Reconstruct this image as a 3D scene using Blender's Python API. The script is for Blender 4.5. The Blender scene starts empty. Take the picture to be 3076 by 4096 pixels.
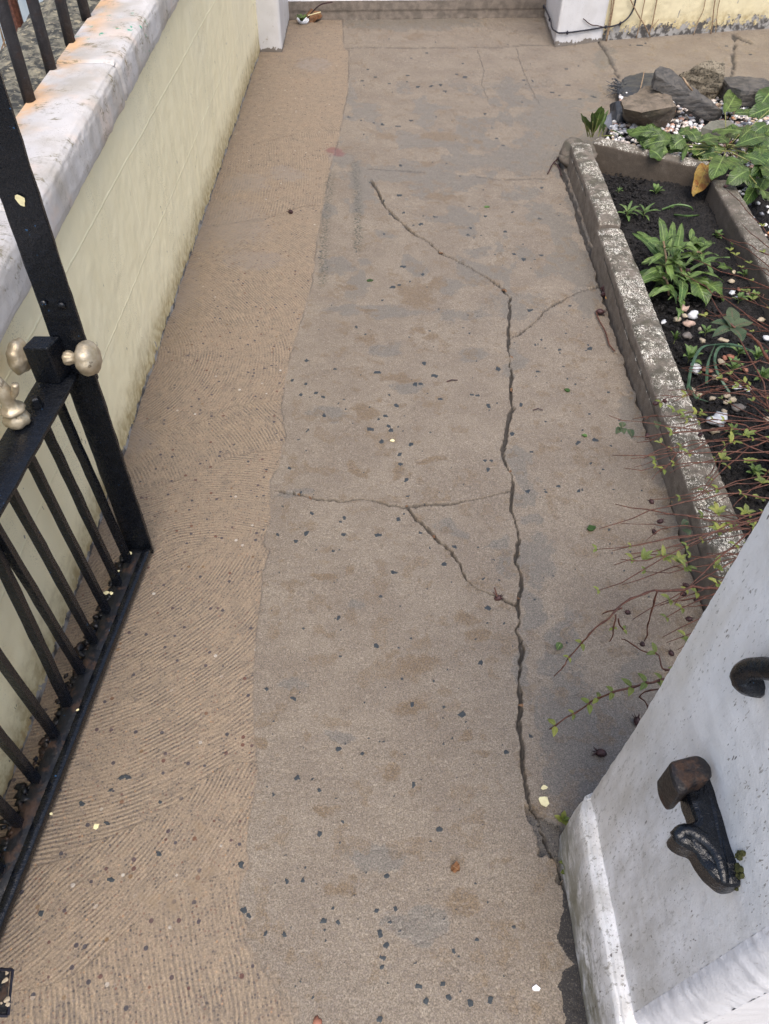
import bpy, bmesh, math, random
import numpy as np
from mathutils import Vector, Matrix, noise as mn
random.seed(7); RNG = np.random.default_rng(7)
sc = bpy.context.scene
col = sc.collection
R = math.radians
# ------------------------------------------------------------------ camera
FPX, PITCH, ROLL, YAW, CAMH = 2960.0, R(47.5), R(-1.75), R(-1.6), 1.55
def _axes():
    f = np.array([0, math.cos(PITCH), -math.sin(PITCH)]); r = np.array([1., 0, 0]); u = np.array([0, math.sin(PITCH), math.cos(PITCH)])
    c, s = math.cos(ROLL), math.sin(ROLL); r2 = c*r - s*u; u2 = s*r + c*u
    cy, sy = math.cos(YAW), math.sin(YAW); Z = np.array([[cy, -sy, 0], [sy, cy, 0], [0, 0, 1]])
    return Z@f, Z@r2, Z@u2
AF, AR, AU = _axes(); CAM = np.array([0, 0, CAMH])
cam = bpy.data.cameras.new("camera"); cam.sensor_fit = 'VERTICAL'; cam.sensor_height = 24; cam.lens = FPX/4096*24
cam.clip_start = 0.02; cam.clip_end = 300
co = bpy.data.objects.new("camera", cam); col.objects.link(co)
co.matrix_world = Matrix(((AR[0], AU[0], -AF[0], 0), (AR[1], AU[1], -AF[1], 0), (AR[2], AU[2], -AF[2], CAMH), (0, 0, 0, 1)))
sc.camera = co
# ------------------------------------------------------------------ light
SUN_EL, SUN_AZ = R(62), R(174)           # azimuth clockwise from +Y: behind the camera
w = bpy.data.worlds.new("World"); sc.world = w; w.use_nodes = True
nt = w.node_tree; bg = nt.nodes["Background"]; sky = nt.nodes.new("ShaderNodeTexSky")
sky.sky_type = 'NISHITA'; sky.sun_disc = False; sky.sun_elevation = SUN_EL; sky.sun_rotation = SUN_AZ
sky.air_density = 1.0; sky.dust_density = 4.0; sky.ozone_density = 0.6; sky.altitude = 0
nt.links.new(sky.outputs[0], bg.inputs[0]); bg.inputs[1].default_value = 0.14
sl = bpy.data.lights.new("sun", 'SUN'); sl.energy = 1.1; sl.angle = R(42); sl.color = (1, .965, .91)
so = bpy.data.objects.new("sun", sl); col.objects.link(so)
sd = Vector((math.sin(SUN_AZ)*math.cos(SUN_EL), math.cos(SUN_AZ)*math.cos(SUN_EL), math.sin(SUN_EL)))
so.rotation_euler = sd.to_track_quat('Z', 'Y').to_euler()
sc.view_settings.view_transform = 'Standard'; sc.view_settings.look = 'None'; sc.view_settings.gamma = 1
sc.view_settings.exposure = 0.97
sc.cycles.max_bounces = 6; sc.cycles.diffuse_bounces = 3
# ------------------------------------------------------------------ helpers
def W(x, y, z=0.0):
    d = AF + AR*(x-1538)/FPX - AU*(y-2048)/FPX
    return Vector(CAM + d*((z-CAMH)/d[2]))
def WX(x, y, X):
    d = AF + AR*(x-1538)/FPX - AU*(y-2048)/FPX
    return Vector(CAM + d*(X/d[0]))
def WL(x, y, p, q):
    """point on the vertical plane through ground points p, q"""
    d = AF + AR*(x-1538)/FPX - AU*(y-2048)/FPX
    n = np.array([-(q[1]-p[1]), q[0]-p[0], 0.0]); t = (np.array([p[0], p[1], 0])-CAM)@n/(d@n)
    return Vector(CAM + d*t)
def uv_of(X, Y, Z=0.0):
    dx, dy, dz = X-CAM[0], Y-CAM[1], Z-CAM[2]
    de = dx*AF[0]+dy*AF[1]+dz*AF[2]
    return 1538+FPX*(dx*AR[0]+dy*AR[1]+dz*AR[2])/de, 2048-FPX*(dx*AU[0]+dy*AU[1]+dz*AU[2])/de
def tag(o, label=None, cat=None, group=None, kind=None):
    if label: o['label'] = label
    if cat: o['category'] = cat
    if group: o['group'] = group
    if kind: o['kind'] = kind
    return o
def thing(name, label, cat, group=None, loc=(0, 0, 0)):
    o = bpy.data.objects.new(name, None); col.objects.link(o); o.location = loc; o.empty_display_size = .05
    return tag(o, label, cat, group)
def link_mesh(name, me, mat, parent=None):
    o = bpy.data.objects.new(name, me); col.objects.link(o)
    if mat: me.materials.append(mat)
    if parent:
        o.parent = parent; o.matrix_parent_inverse = Matrix.Translation(-Vector(parent.location))
    return o
def smooth(me, on=True):
    me.polygons.foreach_set('use_smooth', np.full(len(me.polygons), on)); me.update()
class MB:
    def __init__(s): s.v = []; s.f = []; s.a = []
    def add(s, vs, fs, attr=None):
        b = len(s.v); s.v += [tuple(p) for p in vs]; s.f += [tuple(i+b for i in f) for f in fs]
        s.a += (attr if attr else [(0, 0, 0, 0)]*len(vs))
    def box(s, a, b, attr=None):
        (x0, y0, z0), (x1, y1, z1) = a, b
        s.add([(x0,y0,z0),(x1,y0,z0),(x1,y1,z0),(x0,y1,z0),(x0,y0,z1),(x1,y0,z1),(x1,y1,z1),(x0,y1,z1)],
              [(0,3,2,1),(4,5,6,7),(0,1,5,4),(1,2,6,5),(2,3,7,6),(3,0,4,7)], attr)
    def tube(s, pts, rad, n=6, cap=True, attr=None, ang=0.0, jit=0.0, ref=None):
        pts = [Vector(p) for p in pts]; m = len(pts)
        if not hasattr(rad, '__len__'): rad = [rad]*m
        vs = []; up = None
        for i, p in enumerate(pts):
            t = (pts[min(i+1, m-1)]-pts[max(i-1, 0)]).normalized()
            if up is None:
                up = Vector(ref) if ref else (Vector((0, 0, 1)) if abs(t.z) < .9 else Vector((1, 0, 0)))
            a = (up - t*up.dot(t)).normalized(); b = t.cross(a); up = a
            for k in range(n):
                th = ang+2*math.pi*k/n; r = rad[i]*(1+jit*random.uniform(-1, 1))
                vs.append(p + a*(r*math.cos(th)) + b*(r*math.sin(th)))
        fs = [(i*n+k, i*n+(k+1) % n, (i+1)*n+(k+1) % n, (i+1)*n+k) for i in range(m-1) for k in range(n)]
        if cap: fs += [tuple(range(n-1, -1, -1)), tuple(range((m-1)*n, m*n))]
        s.add(vs, fs, [attr]*len(vs) if attr else None)
    def flat(s, p0, p1, wd, wdt, th, nseg=12, jit=.0006):
        """flat bar p0->p1, width wdt along wd, thickness th across, slightly uneven"""
        p0, p1, wd = Vector(p0), Vector(p1), Vector(wd); t = (p1-p0).normalized(); wd = (wd-t*wd.dot(t)).normalized(); td = t.cross(wd)
        vs = []
        prof = [(-.5, -.36), (-.47, -.5), (.47, -.5), (.5, -.36), (.5, .36), (.47, .5), (-.47, .5), (-.5, .36)]
        for i in range(nseg+1):
            c = p0.lerp(p1, i/nseg)
            for a, b in prof:
                vs.append(c+wd*(a*wdt+random.uniform(-jit, jit))+td*(b*th+random.uniform(-jit, jit)))
        n = 8
        fs = [(i*n+k, i*n+(k+1) % n, (i+1)*n+(k+1) % n, (i+1)*n+k) for i in range(nseg) for k in range(n)]
        fs += [tuple(range(n-1, -1, -1)), tuple(range(nseg*n, nseg*n+n))]
        s.add(vs, fs)
    def lathe(s, prof, org, ax, n=20, jit=0.0, lobes=0, lob=0.0, ref=None):
        org, ax = Vector(org), Vector(ax).normalized()
        a = ax.orthogonal().normalized() if ref is None else (Vector(ref)-ax*Vector(ref).dot(ax)).normalized(); b = ax.cross(a); vs = []
        for h, r in prof:
            for k in range(n):
                th = 2*math.pi*k/n; rr = r*(1+lob*math.cos(lobes*th))+r*jit*mn.noise(Vector((math.cos(th)*2, math.sin(th)*2, h*90)))
                vs.append(org+ax*h+a*(rr*math.cos(th))+b*(rr*math.sin(th)))
        m = len(prof)
        fs = [(i*n+k, i*n+(k+1) % n, (i+1)*n+(k+1) % n, (i+1)*n+k) for i in range(m-1) for k in range(n)]
        fs += [tuple(range(n-1, -1, -1)), tuple(range((m-1)*n, m*n))]
        s.add(vs, fs)
    def leaf(s, base, tip, wid, lift=.02, fold=.15, ruf=.06, up=(0, 0, 1), nl=8, shape=.8, rnd=None, twist=0.0, oval=False):
        base, tip, up = Vector(base), Vector(tip), Vector(up); d = tip-base; L = d.length
        if rnd is None: rnd = random.random()
        sd = d.cross(up).normalized(); nrm = sd.cross(d).normalized(); vs = []; at = []; ph = random.uniform(0, 6)
        us = (-1, -.55, 0, .55, 1)
        for i in range(nl+1):
            t = i/nl; c = base+d*t+up*(lift*4*t*(1-t))
            if oval: ww = wid*.5*max(.04, min(1, t/.30)**.75*min(1, (1-t)/.34)**.62)
            else: ww = wid*.5*(math.sin(math.pi*min(1, max(0, t))**shape)**.85*.97+.03 if 0 < t < 1 else .05)
            tw = twist*t; sdt = sd*math.cos(tw)+nrm*math.sin(tw); nt_ = nrm*math.cos(tw)-sd*math.sin(tw)
            for u in us:
                z = fold*ww*abs(u)+ruf*wid*math.sin(t*13+ph+u*2)*abs(u)
                vs.append(c+sdt*(u*ww)+nt_*z); at.append((u*.5+.5, t, rnd, L))
        fs = [(i*5+k, i*5+k+1, (i+1)*5+k+1, (i+1)*5+k) for i in range(nl) for k in range(4)]
        s.add(vs, fs, at)
    def blob(s, c, r, sub=1, amp=.25, attr=None, sq=(1, 1, 1), rot=None):
        bm = ICO[sub]; off = Vector((random.uniform(0, 99),)*3); M = rot or Matrix.Rotation(random.uniform(0, 6.28), 3, 'Z')
        vs = []
        for p in bm[0]:
            q = p*(1+amp*mn.noise(p*1.3+off)); q = Vector((q.x*sq[0], q.y*sq[1], q.z*sq[2]))*r
            vs.append(Vector(c)+M@q)
        s.add(vs, bm[1], [attr]*len(vs) if attr else None)
    def build(s, name, mat, parent=None, sm=False, attr=None):
        me = bpy.data.meshes.new(name); me.from_pydata(s.v, [], s.f)
        if attr:
            a = me.attributes.new(attr, 'FLOAT_COLOR', 'POINT'); a.data.foreach_set('color', np.array(s.a, dtype=np.float32).ravel())
        smooth(me, sm)
        return link_mesh(name, me, mat, parent)
def _ico(sub):
    bm = bmesh.new(); bmesh.ops.create_icosphere(bm, subdivisions=sub, radius=1)
    bm.verts.index_update(); r = ([v.co.copy() for v in bm.verts], [tuple(v.index for v in f.verts) for f in bm.faces]); bm.free(); return r
ICO = {1: _ico(1), 2: _ico(2), 3: _ico(3)}
def bez(pts, n):
    """Catmull-Rom through pts"""
    P = [Vector(p) for p in pts]; P = [P[0]*2-P[1]]+P+[P[-1]*2-P[-2]]; out = []
    for i in range(1, len(P)-2):
        for k in range(n):
            t = k/n; a, b, c, d = P[i-1], P[i], P[i+1], P[i+2]
            out.append(.5*((2*b)+(c-a)*t+(2*a-5*b+4*c-d)*t*t+(3*b-a-3*c+d)*t**3))
    out.append(P[-2]); return out
# numpy value noise
def vn(X, Y, sc_, seed=0, octv=1):
    out = 0; amp = 1; tot = 0
    for o in range(octv):
        x = X*sc_*2**o+seed*17.3; y = Y*sc_*2**o+seed*31.7
        xi = np.floor(x).astype(np.int64); yi = np.floor(y).astype(np.int64); fx = x-xi; fy = y-yi
        fx = fx*fx*(3-2*fx); fy = fy*fy*(3-2*fy)
        def h(a, b):
            n = (a*374761393+b*668265263+(seed+o*7)*974634773) & 0x7fffffff
            n = ((n ^ (n >> 13))*1274126177) & 0x7fffffff
            return ((n ^ (n >> 16)) & 0xffff)/65535.0
        v = (h(xi, yi)*(1-fx)+h(xi+1, yi)*fx)*(1-fy)+(h(xi, yi+1)*(1-fx)+h(xi+1, yi+1)*fx)*fy
        out = out+amp*v; tot += amp; amp *= .5
    return out/tot
def sst(a, b, x):
    t = np.clip((x-a)/(b-a), 0, 1); return t*t*(3-2*t)
def grid_obj(name, P, mat, attrs=None, parent=None, sm=True):
    """P: (ny,nx,3) array"""
    ny, nx = P.shape[:2]; me = bpy.data.meshes.new(name); nv = nx*ny; nf = (nx-1)*(ny-1)
    idx = np.arange(nv, dtype=np.int32).reshape(ny, nx)
    q = np.stack([idx[:-1, :-1], idx[:-1, 1:], idx[1:, 1:], idx[1:, :-1]], -1).reshape(-1)
    me.vertices.add(nv); me.vertices.foreach_set('co', P.astype(np.float32).ravel())
    me.loops.add(nf*4); me.loops.foreach_set('vertex_index', q)
    me.polygons.add(nf); me.polygons.foreach_set('loop_start', np.arange(0, nf*4, 4, dtype=np.int32))
    me.polygons.foreach_set('use_smooth', np.full(nf, sm)); me.update(calc_edges=True)
    for k, a in (attrs or {}).items():
        if a.ndim == 3:
            t = me.attributes.new(k, 'FLOAT_COLOR', 'POINT'); t.data.foreach_set('color', a.astype(np.float32).ravel())
        else:
            t = me.attributes.new(k, 'FLOAT', 'POINT'); t.data.foreach_set('value', a.astype(np.float32).ravel())
    return link_mesh(name, me, mat, parent)
# ------------------------------------------------------------------ material builder
class NT:
    def __init__(s, name):
        s.mat = bpy.data.materials.new(name); s.mat.use_nodes = True; s.t = s.mat.node_tree
        s.b = s.t.nodes["Principled BSDF"]; s.nrm = None; s._pos = None
    def N(s, ty, **p):
        n = s.t.nodes.new(ty)
        for k, v in p.items(): setattr(n, k, v)
        return n
    def set(s, sock, v):
        if isinstance(v, bpy.types.NodeSocket): s.t.links.new(v, sock)
        elif v is not None:
            if hasattr(v, '__len__') and len(v) == 3 and sock.type == 'RGBA': v = (*v, 1)
            sock.default_value = v
    def pos(s):
        if s._pos is None: s._pos = s.N("ShaderNodeTexCoord").outputs['Object']
        return s._pos
    def xyz(s, v=None):
        n = s.N("ShaderNodeSeparateXYZ"); s.set(n.inputs[0], v or s.pos()); return n.outputs
    def vm(s, op, a, b):
        n = s.N("ShaderNodeVectorMath", operation=op); s.set(n.inputs[0], a); s.set(n.inputs[1], b); return n.outputs[0]
    def noise(s, scale, det=3, rough=.55, vec=None, dist=0.0, colr=False):
        n = s.N("ShaderNodeTexNoise"); s.set(n.inputs['Vector'], vec or s.pos()); n.inputs['Scale'].default_value = scale
        n.inputs['Detail'].default_value = det; n.inputs['Roughness'].default_value = rough; n.inputs['Distortion'].default_value = dist
        return n.outputs[1 if colr else 0]
    def vor(s, scale, feat='F1', vec=None, rnd=1.0):
        n = s.N("ShaderNodeTexVoronoi", feature=feat); s.set(n.inputs['Vector'], vec or s.pos()); n.inputs['Scale'].default_value = scale
        n.inputs['Randomness'].default_value = rnd; return n
    def m(s, op, a, b=None, c=None, clamp=False):
        n = s.N("ShaderNodeMath", operation=op, use_clamp=clamp); s.set(n.inputs[0], a)
        if b is not None: s.set(n.inputs[1], b)
        if c is not None: s.set(n.inputs[2], c)
        return n.outputs[0]
    def sm(s, x, a, b, lo=0.0, hi=1.0):
        n = s.N("ShaderNodeMapRange", interpolation_type='SMOOTHSTEP'); s.set(n.inputs[0], x)
        n.inputs[1].default_value = a; n.inputs[2].default_value = b; n.inputs[3].default_value = lo; n.inputs[4].default_value = hi
        return n.outputs[0]
    def mix(s, f, a, b, mode='MIX'):
        n = s.N("ShaderNodeMix", data_type='RGBA', blend_type=mode); s.set(n.inputs[0], f); s.set(n.inputs[6], a); s.set(n.inputs[7], b)
        return n.outputs[2]
    def scale(s, c, f):
        return s.mix(1.0, c, s.grey(f), 'MULTIPLY')
    def grey(s, f):
        n = s.N("ShaderNodeCombineColor"); [s.set(n.inputs[i], f) for i in range(3)]; return n.outputs[0]
    def ramp(s, x, stops, const=False):
        n = s.N("ShaderNodeValToRGB"); s.set(n.inputs[0], x); e = n.color_ramp.elements
        if const: n.color_ramp.interpolation = 'CONSTANT'
        while len(e) < len(stops): e.new(.5)
        for i, (p, c) in enumerate(stops): e[i].position = p; e[i].color = (*c, 1)
        return n.outputs[0]
    def attr(s, name):
        n = s.N("ShaderNodeAttribute", attribute_name=name); return n
    def attr4(s, name):
        a = s.attr(name); c = s.N("ShaderNodeSeparateColor"); s.set(c.inputs[0], a.outputs['Color'])
        return c.outputs[0], c.outputs[1], c.outputs[2], a.outputs['Alpha']
    def bump(s, h, st=.5, d=.002):
        n = s.N("ShaderNodeBump"); n.inputs['Strength'].default_value = st; n.inputs['Distance'].default_value = d
        s.set(n.inputs['Height'], h)
        if s.nrm: s.t.links.new(s.nrm, n.inputs['Normal'])
        s.nrm = n.outputs[0]
    def out(s, c, rough=.7, spec=.4, metal=0.0):
        s.set(s.b.inputs['Base Color'], c); s.set(s.b.inputs['Roughness'], rough); s.set(s.b.inputs['Specular IOR Level'], spec)
        s.set(s.b.inputs['Metallic'], metal)
        if s.nrm: s.t.links.new(s.nrm, s.b.inputs['Normal'])
        return s.mat
MAT = {}
def def_mats():
    # ---- path
    n = NT("path_concrete"); strip, chip, grey, brown = n.attr4('m1'); crack, moss, red, tar = n.attr4('m2'); ph = n.attr('phase').outputs['Fac']
    fine = n.noise(340, 4, .75); mid = n.noise(45, 4, .6); big = n.noise(5, 4, .6); gv = n.vor(330); gcol = n.N("ShaderNodeSeparateColor"); n.set(gcol.inputs[0], gv.outputs['Color'])
    slab = n.mix(n.sm(big, .35, .65), (0.173, 0.142, 0.112), (0.211, 0.177, 0.139))
    slab = n.mix(n.sm(mid, .48, .68, 0, .55), slab, (0.156, 0.124, 0.093))
    slab = n.mix(n.sm(n.noise(90, 4, .65, dist=1.0), .56, .64, 0, .5), slab, (0.276, 0.238, 0.192))
    slab = n.mix(n.sm(n.m('ADD', grey, n.m('MULTIPLY', n.m('SUBTRACT', n.noise(110, 4, .7), .5), 1.1)), .37, .56, 0, .8), slab, (.143, .130, .112))
    slab = n.mix(n.sm(n.m('ADD', brown, n.m('MULTIPLY', n.m('SUBTRACT', n.noise(45, 5, .7), .5), .9)), .28, .8, 0, .85), slab, (0.152, 0.110, 0.068))
    slab = n.mix(1.0, slab, (.91, .905, .885), 'MULTIPLY'); slab = n.scale(slab, n.sm(fine, .3, .7, .58, 1.44)); slab = n.scale(slab, n.sm(n.noise(170, 3, .7), .3, .7, .86, 1.13)); slab = n.mix(n.sm(n.noise(62, 5, .7), .58, .66, 0, .38), slab, (0.132, 0.101, 0.072)); slab = n.mix(n.sm(gcol.outputs[0], .78, .85, 0, .5), slab, (.14, .115, .10))
    slab = n.mix(n.sm(gcol.outputs[1], .86, .9, 0, .22), slab, (.33, .29, .24))
    # brushed strip
    al = n.attr('along').outputs['Fac']; cv = n.N("ShaderNodeCombineXYZ"); n.set(cv.inputs[0], ph); n.set(cv.inputs[1], n.m('MULTIPLY', al, 22.0))
    streak = n.noise(1.15, 4, .62, cv.outputs[0]); lines = n.m('SINE', n.m('ADD', n.m('MULTIPLY', ph, 6.28318), n.m('MULTIPLY', n.noise(9, 3), 7.0)))
    brk = n.sm(n.noise(13, 5, .65), .36, .66); wide = n.m('MULTIPLY', n.sm(n.noise(3.2, 3, .5), .36, .58, .25, 1), n.sm(n.xyz()[1], 4.2, 2.4, .35, 1.0))
    ridge = n.sm(n.m('ADD', n.m('MULTIPLY', lines, n.m('ADD', n.m('MULTIPLY', n.m('MULTIPLY', brk, wide), .85), .05)), n.m('ADD', n.m('MULTIPLY', n.m('SUBTRACT', streak, .5), n.m('MULTIPLY', wide, 3.4)), n.m('MULTIPLY', n.m('SUBTRACT', n.noise(24, 5, .7), .45), 1.6))), -.8, .8)
    st = n.mix(ridge, (.142, .114, .088), (.288, .221, .150))
    st = n.mix(n.m('MULTIPLY', n.sm(n.noise(300, 3, .7), .52, .62), .55), st, (.15, .128, .112))
    st = n.mix(n.sm(big, .3, .7, 0, .4), st, (0.249, 0.187, 0.129))
    pv = n.vor(165); pc = n.N("ShaderNodeSeparateColor"); n.set(pc.inputs[0], pv.outputs['Color'])
    grv = n.m('SUBTRACT', 1.0, n.m('MULTIPLY', ridge, .85))
    spk = n.m('MULTIPLY', n.m('MULTIPLY', n.sm(pv.outputs['Distance'], .44, .30), n.sm(pc.outputs[0], .25, .3)), n.m('ADD', n.m('MULTIPLY', grv, .85), .15))
    st = n.mix(n.m('MULTIPLY', spk, .95), st, n.ramp(pc.outputs[1], [(0, (.05, .045, .045)), (.62, (.10, .08, .07)), (.80, (.13, .05, .03)), (.9, (.21, .17, .14)), (1, (.35, .2, .1))]))
    pv2 = n.vor(55); pc2 = n.N("ShaderNodeSeparateColor"); n.set(pc2.inputs[0], pv2.outputs['Color'])
    spk2 = n.m('MULTIPLY', n.sm(n.m('ADD', pv2.outputs['Distance'], n.m('MULTIPLY', pc2.outputs[2], .14)), .28, .22), n.sm(pc2.outputs[0], .62, .64))
    st = n.mix(n.m('MULTIPLY', spk2, .9), st, n.ramp(pc2.outputs[1], [(0, (.035, .035, .045)), (.5, (.05, .04, .05)), (.7, (.11, .04, .025)), (.85, (.16, .10, .05)), (.995, (.45, .42, .37))]))
    st = n.scale(st, n.sm(fine, .3, .7, .66, 1.22)); st = n.mix(n.sm(grey, .3, .9, 0, .5), st, (.19, .16, .135)); st = n.mix(n.m('MULTIPLY', n.sm(brown, .05, 1.0, 0, .6), n.sm(mid, .35, .6)), st, (.2, .145, .09))
    c = n.mix(strip, slab, st)
    c = n.mix(n.m('MULTIPLY', moss, n.sm(n.noise(95, 4, .7), .48, .56)), c, (.05, .052, .04))
    c = n.mix(n.m('MULTIPLY', red, .75), c, (.15, .065, .06))
    c = n.mix(n.m('MULTIPLY', n.sm(n.m('ADD', tar, n.m('MULTIPLY', n.m('SUBTRACT', fine, .5), 1.2)), .4, .6), .95), c, (.012, .012, .0135))
    c = n.mix(n.sm(chip, .35, .6), c, n.mix(n.noise(200, 2), (.016, .021, .026), (.045, .054, .06)))
    c = n.mix(crack, c, n.mix(n.noise(60, 3), (.022, .020, .018), (.075, .065, .055)))
    n.bump(ridge and n.m('MULTIPLY', ridge, strip), .7, .0016); n.bump(mid, .22, .003); n.bump(n.m('ADD', fine, n.m('MULTIPLY', gv.outputs['Distance'], -.6)), .35, .0012)
    rg = n.sm(n.m('ADD', n.m('ADD', brown, grey), n.m('MULTIPLY', tar, .6)), .2, 1.0, .74, .42)
    MAT['path'] = n.out(c, rg, .4)
    # ---- cream painted block wall
    def cream(name, joints, base, foot):
        n = NT(name); p = n.xyz(); y, z = p[1], p[2]
        stv = n.vm('MULTIPLY', n.pos(), (1, 1, .22)); st = n.noise(9, 4, .6, stv); fine = n.noise(260, 3); mid = n.noise(22, 4)
        c = n.mix(n.sm(st, .3, .75), base, tuple(b*k for b, k in zip(base, (.95, .945, .92))))
        c = n.mix(n.sm(n.noise(3, 3), .4, .7, 0, .3), c, (base[0]*.9, base[1]*.93, base[2]*1.02))
        mould = n.m('MULTIPLY', n.sm(n.noise(300, 3, .65), .57, .65), n.sm(n.noise(6, 4, .65, stv), .46, .64))
        c = n.mix(n.m('MULTIPLY', mould, .7), c, (.13, .12, .085))
        if joints:
            wob = n.m('MULTIPLY', n.m('SUBTRACT', n.noise(25, 3), .5), .006); zz = n.m('ADD', z, wob)
            def band(v, at, h): return n.sm(n.m('ABSOLUTE', n.m('SUBTRACT', v, at)), h, h*.35)
            jh = n.m('MAXIMUM', band(zz, .598, .0045), band(zz, .302, .004)); yy = n.m('ADD', y, n.m('MULTIPLY', z, -.0))
            jv = None
            for at, a, b in ((2.985, .302, .598), (2.305, .302, .598), (3.66, .302, .598), (1.65, .302, .598), (4.33, .302, .598), (2.62, .598, 1.2), (2.01, 0, .302), (3.37, 0, .302), (2.7, 0, .302), (4.05, 0, .302), (3.3, .598, 1.2), (1.95, .598, 1.2)):
                v = n.m('MULTIPLY', n.m('MULTIPLY', band(n.m('ADD', y, wob), at, .0035), n.m('GREATER_THAN', z, a)), n.m('LESS_THAN', z, b))
                jv = v if jv is None else n.m('MAXIMUM', jv, v)
            j = n.m('MAXIMUM', jh, n.m('MULTIPLY', jv, .6))
            c = n.mix(n.m('MULTIPLY', j, .2), c, tuple(min(1, b*1.22) for b in base)); n.bump(j, .45, .003)
        # dirty, flaking foot
        foot_h = n.m('ADD', z, n.m('MULTIPLY', n.m('SUBTRACT', n.noise(18, 4, .65), .5), -.16))
        c = n.mix(n.m('MULTIPLY', n.sm(foot_h, .17, .0), .95), c, n.mix(n.sm(n.noise(40, 4), .4, .6), (.33, .245, .11), (.52, .44, .25)))
        ph_ = n.m('ADD', z, n.m('MULTIPLY', n.m('SUBTRACT', n.noise(17, 6, .72), .5), -foot*2.6)); peel = n.sm(ph_, foot*.42, foot*.40)
        fl = n.m('MULTIPLY', n.sm(n.noise(38, 4, .6, n.vm('MULTIPLY', n.pos(), (1, 1, .4))), .70, .705), n.sm(z, .62, .3))
        peel = n.m('MAXIMUM', peel, fl)
        c = n.mix(peel, c, n.mix(n.sm(n.noise(26, 3), .42, .58), (.075, .07, .066), (.30, .29, .275)))
        n.bump(mid, .25, .006); n.bump(fine, .3, .0012); n.bump(n.m('SUBTRACT', 1.0, peel), .6, .0015)
        return n.out(c, .62, .35)
    MAT['cream'] = cream("cream_paint", True, (.90, .81, .545), .035)
    MAT['cream_house'] = cream("cream_house_paint", False, (.64, .57, .38), .15)
    # ---- white paint (coping, pillars)
    def white(name, base, dirt, foot=0.0, moss=0.0, rust=None, line=0.0):
        n = NT(name); p = n.xyz(); x, y, z = p
        sv = n.vm('MULTIPLY', n.pos(), (1, 1, .3)); fine = n.noise(240, 3); mid = n.noise(30, 5, .65)
        c = n.mix(n.sm(n.noise(7, 4, .6, sv), .38, .7, 0, dirt), base, (base[0]*.72, base[1]*.68, base[2]*.60))
        spk = n.m('MULTIPLY', n.sm(n.noise(280, 3, .65, sv), .60, .68), n.sm(n.noise(11, 3, .6), .40, .62))
        c = n.mix(n.m('MULTIPLY', spk, .7*dirt+.2), c, (.16, .13, .09))
        if moss:
            c = n.mix(n.m('MULTIPLY', n.m('MULTIPLY', n.sm(z, .20, .05), n.sm(n.noise(30, 5, .7, n.vm('MULTIPLY', n.pos(), (1, .6, 1))), .33, .60)), moss), c, (.15, .14, .085))
            c = n.mix(n.m('MULTIPLY', n.sm(n.noise(150, 4, .7, sv), .55, .66), n.sm(z, .75, .1, .1, .75)), c, (.22, .20, .16)); c = n.mix(n.m('MULTIPLY', n.sm(n.noise(95, 2, .5, sv), .715, .735), .85), c, (.07, .05, .05)); c = n.mix(n.m('MULTIPLY', n.m('MULTIPLY', n.sm(n.noise(9, 5, .7, sv), .40, .66), n.sm(z, .85, .25, .25, 1)), .6), c, (.40, .37, .31))
        if foot:
            ph_ = n.m('ADD', z, n.m('MULTIPLY', n.m('SUBTRACT', n.noise(28, 5, .7), .5), -foot*2)); c = n.mix(n.sm(ph_, foot*.5, foot*.42), c, (.17, .15, .13))
            fl = n.sm(n.noise(24, 4, .6), .70, .71); c = n.mix(fl, c, (.40, .37, .33))
        if rust:
            c = n.mix(n.m('MULTIPLY', n.sm(x, -.79, -.885), n.sm(n.noise(7, 4, .6), .36, .66)), c, (.62, .36, .15))
            c = n.mix(n.m('MULTIPLY', n.sm(n.noise(7, 3, .6), .52, .68), .35), c, (.74, .55, .42))
            bl = n.m('MULTIPLY', n.sm(n.noise(13, 5, .7), .52, .64), n.sm(n.noise(120, 3, .7, n.vm('MULTIPLY', n.pos(), (.3, 1, 1))), .46, .56)); c = n.mix(n.m('MULTIPLY', bl, .8), c, (.17, .14, .07))
            g = n.m('MULTIPLY', n.sm(n.m('ABSOLUTE', n.m('SUBTRACT', y, 2.62)), .16, .05), n.sm(n.noise(34, 4, .6), .63, .67)); c = n.mix(g, c, (.02, .30, .17))
            n.bump(n.noise(60, 4, .6, n.vm('MULTIPLY', n.pos(), (.25, 1, 1))), .4, .003)
        n.bump(mid, .3, .004); n.bump(fine, .25, .0012)
        return n.out(c, .55, .4)
    MAT['coping'] = white("coping_white_paint", (.56, .535, .515), .85, rust=True)
    MAT['porch'] = white("porch_white_paint", (.57, .565, .57), .3, foot=.05)
    MAT['pillar'] = white("gate_pillar_white_paint", (.87, .853, .835), .85, moss=.95)
    MAT['render_edge'] = white("white_roughcast", (.64, .64, .66), .2)
    # ---- concrete edging
    n = NT("edging_concrete"); p = n.xyz(); g = n.N("ShaderNodeNewGeometry"); nz = n.xyz(g.outputs['Normal'])[2]; ck, fk, shade_mask, _ = n.attr4('m1')
    fine = n.noise(300, 3, .7); mid = n.noise(30, 4)
    side = n.mix(n.sm(mid, .35, .65), (.14, .117, .095), (.195, .166, .137)); top = n.mix(n.sm(n.noise(16, 5, .65), .42, .62), (.075, .068, .052), (.155, .132, .108))
    top = n.mix(n.sm(n.noise(45, 4), .55, .7, 0, .6), top, (.095, .09, .06))
    side = n.mix(n.m('MULTIPLY', shade_mask, n.sm(n.noise(12, 4), .2, .5, .6, 1)), side, (.085, .068, .052)); top = n.mix(n.m('MULTIPLY', shade_mask, .45), top, (.13, .11, .09))  # shade on the bed edging painted in as a darker concrete colour
    c = n.mix(n.sm(nz, .3, .75), side, top); c = n.scale(c, n.sm(fine, .3, .7, .72, 1.25))
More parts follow.
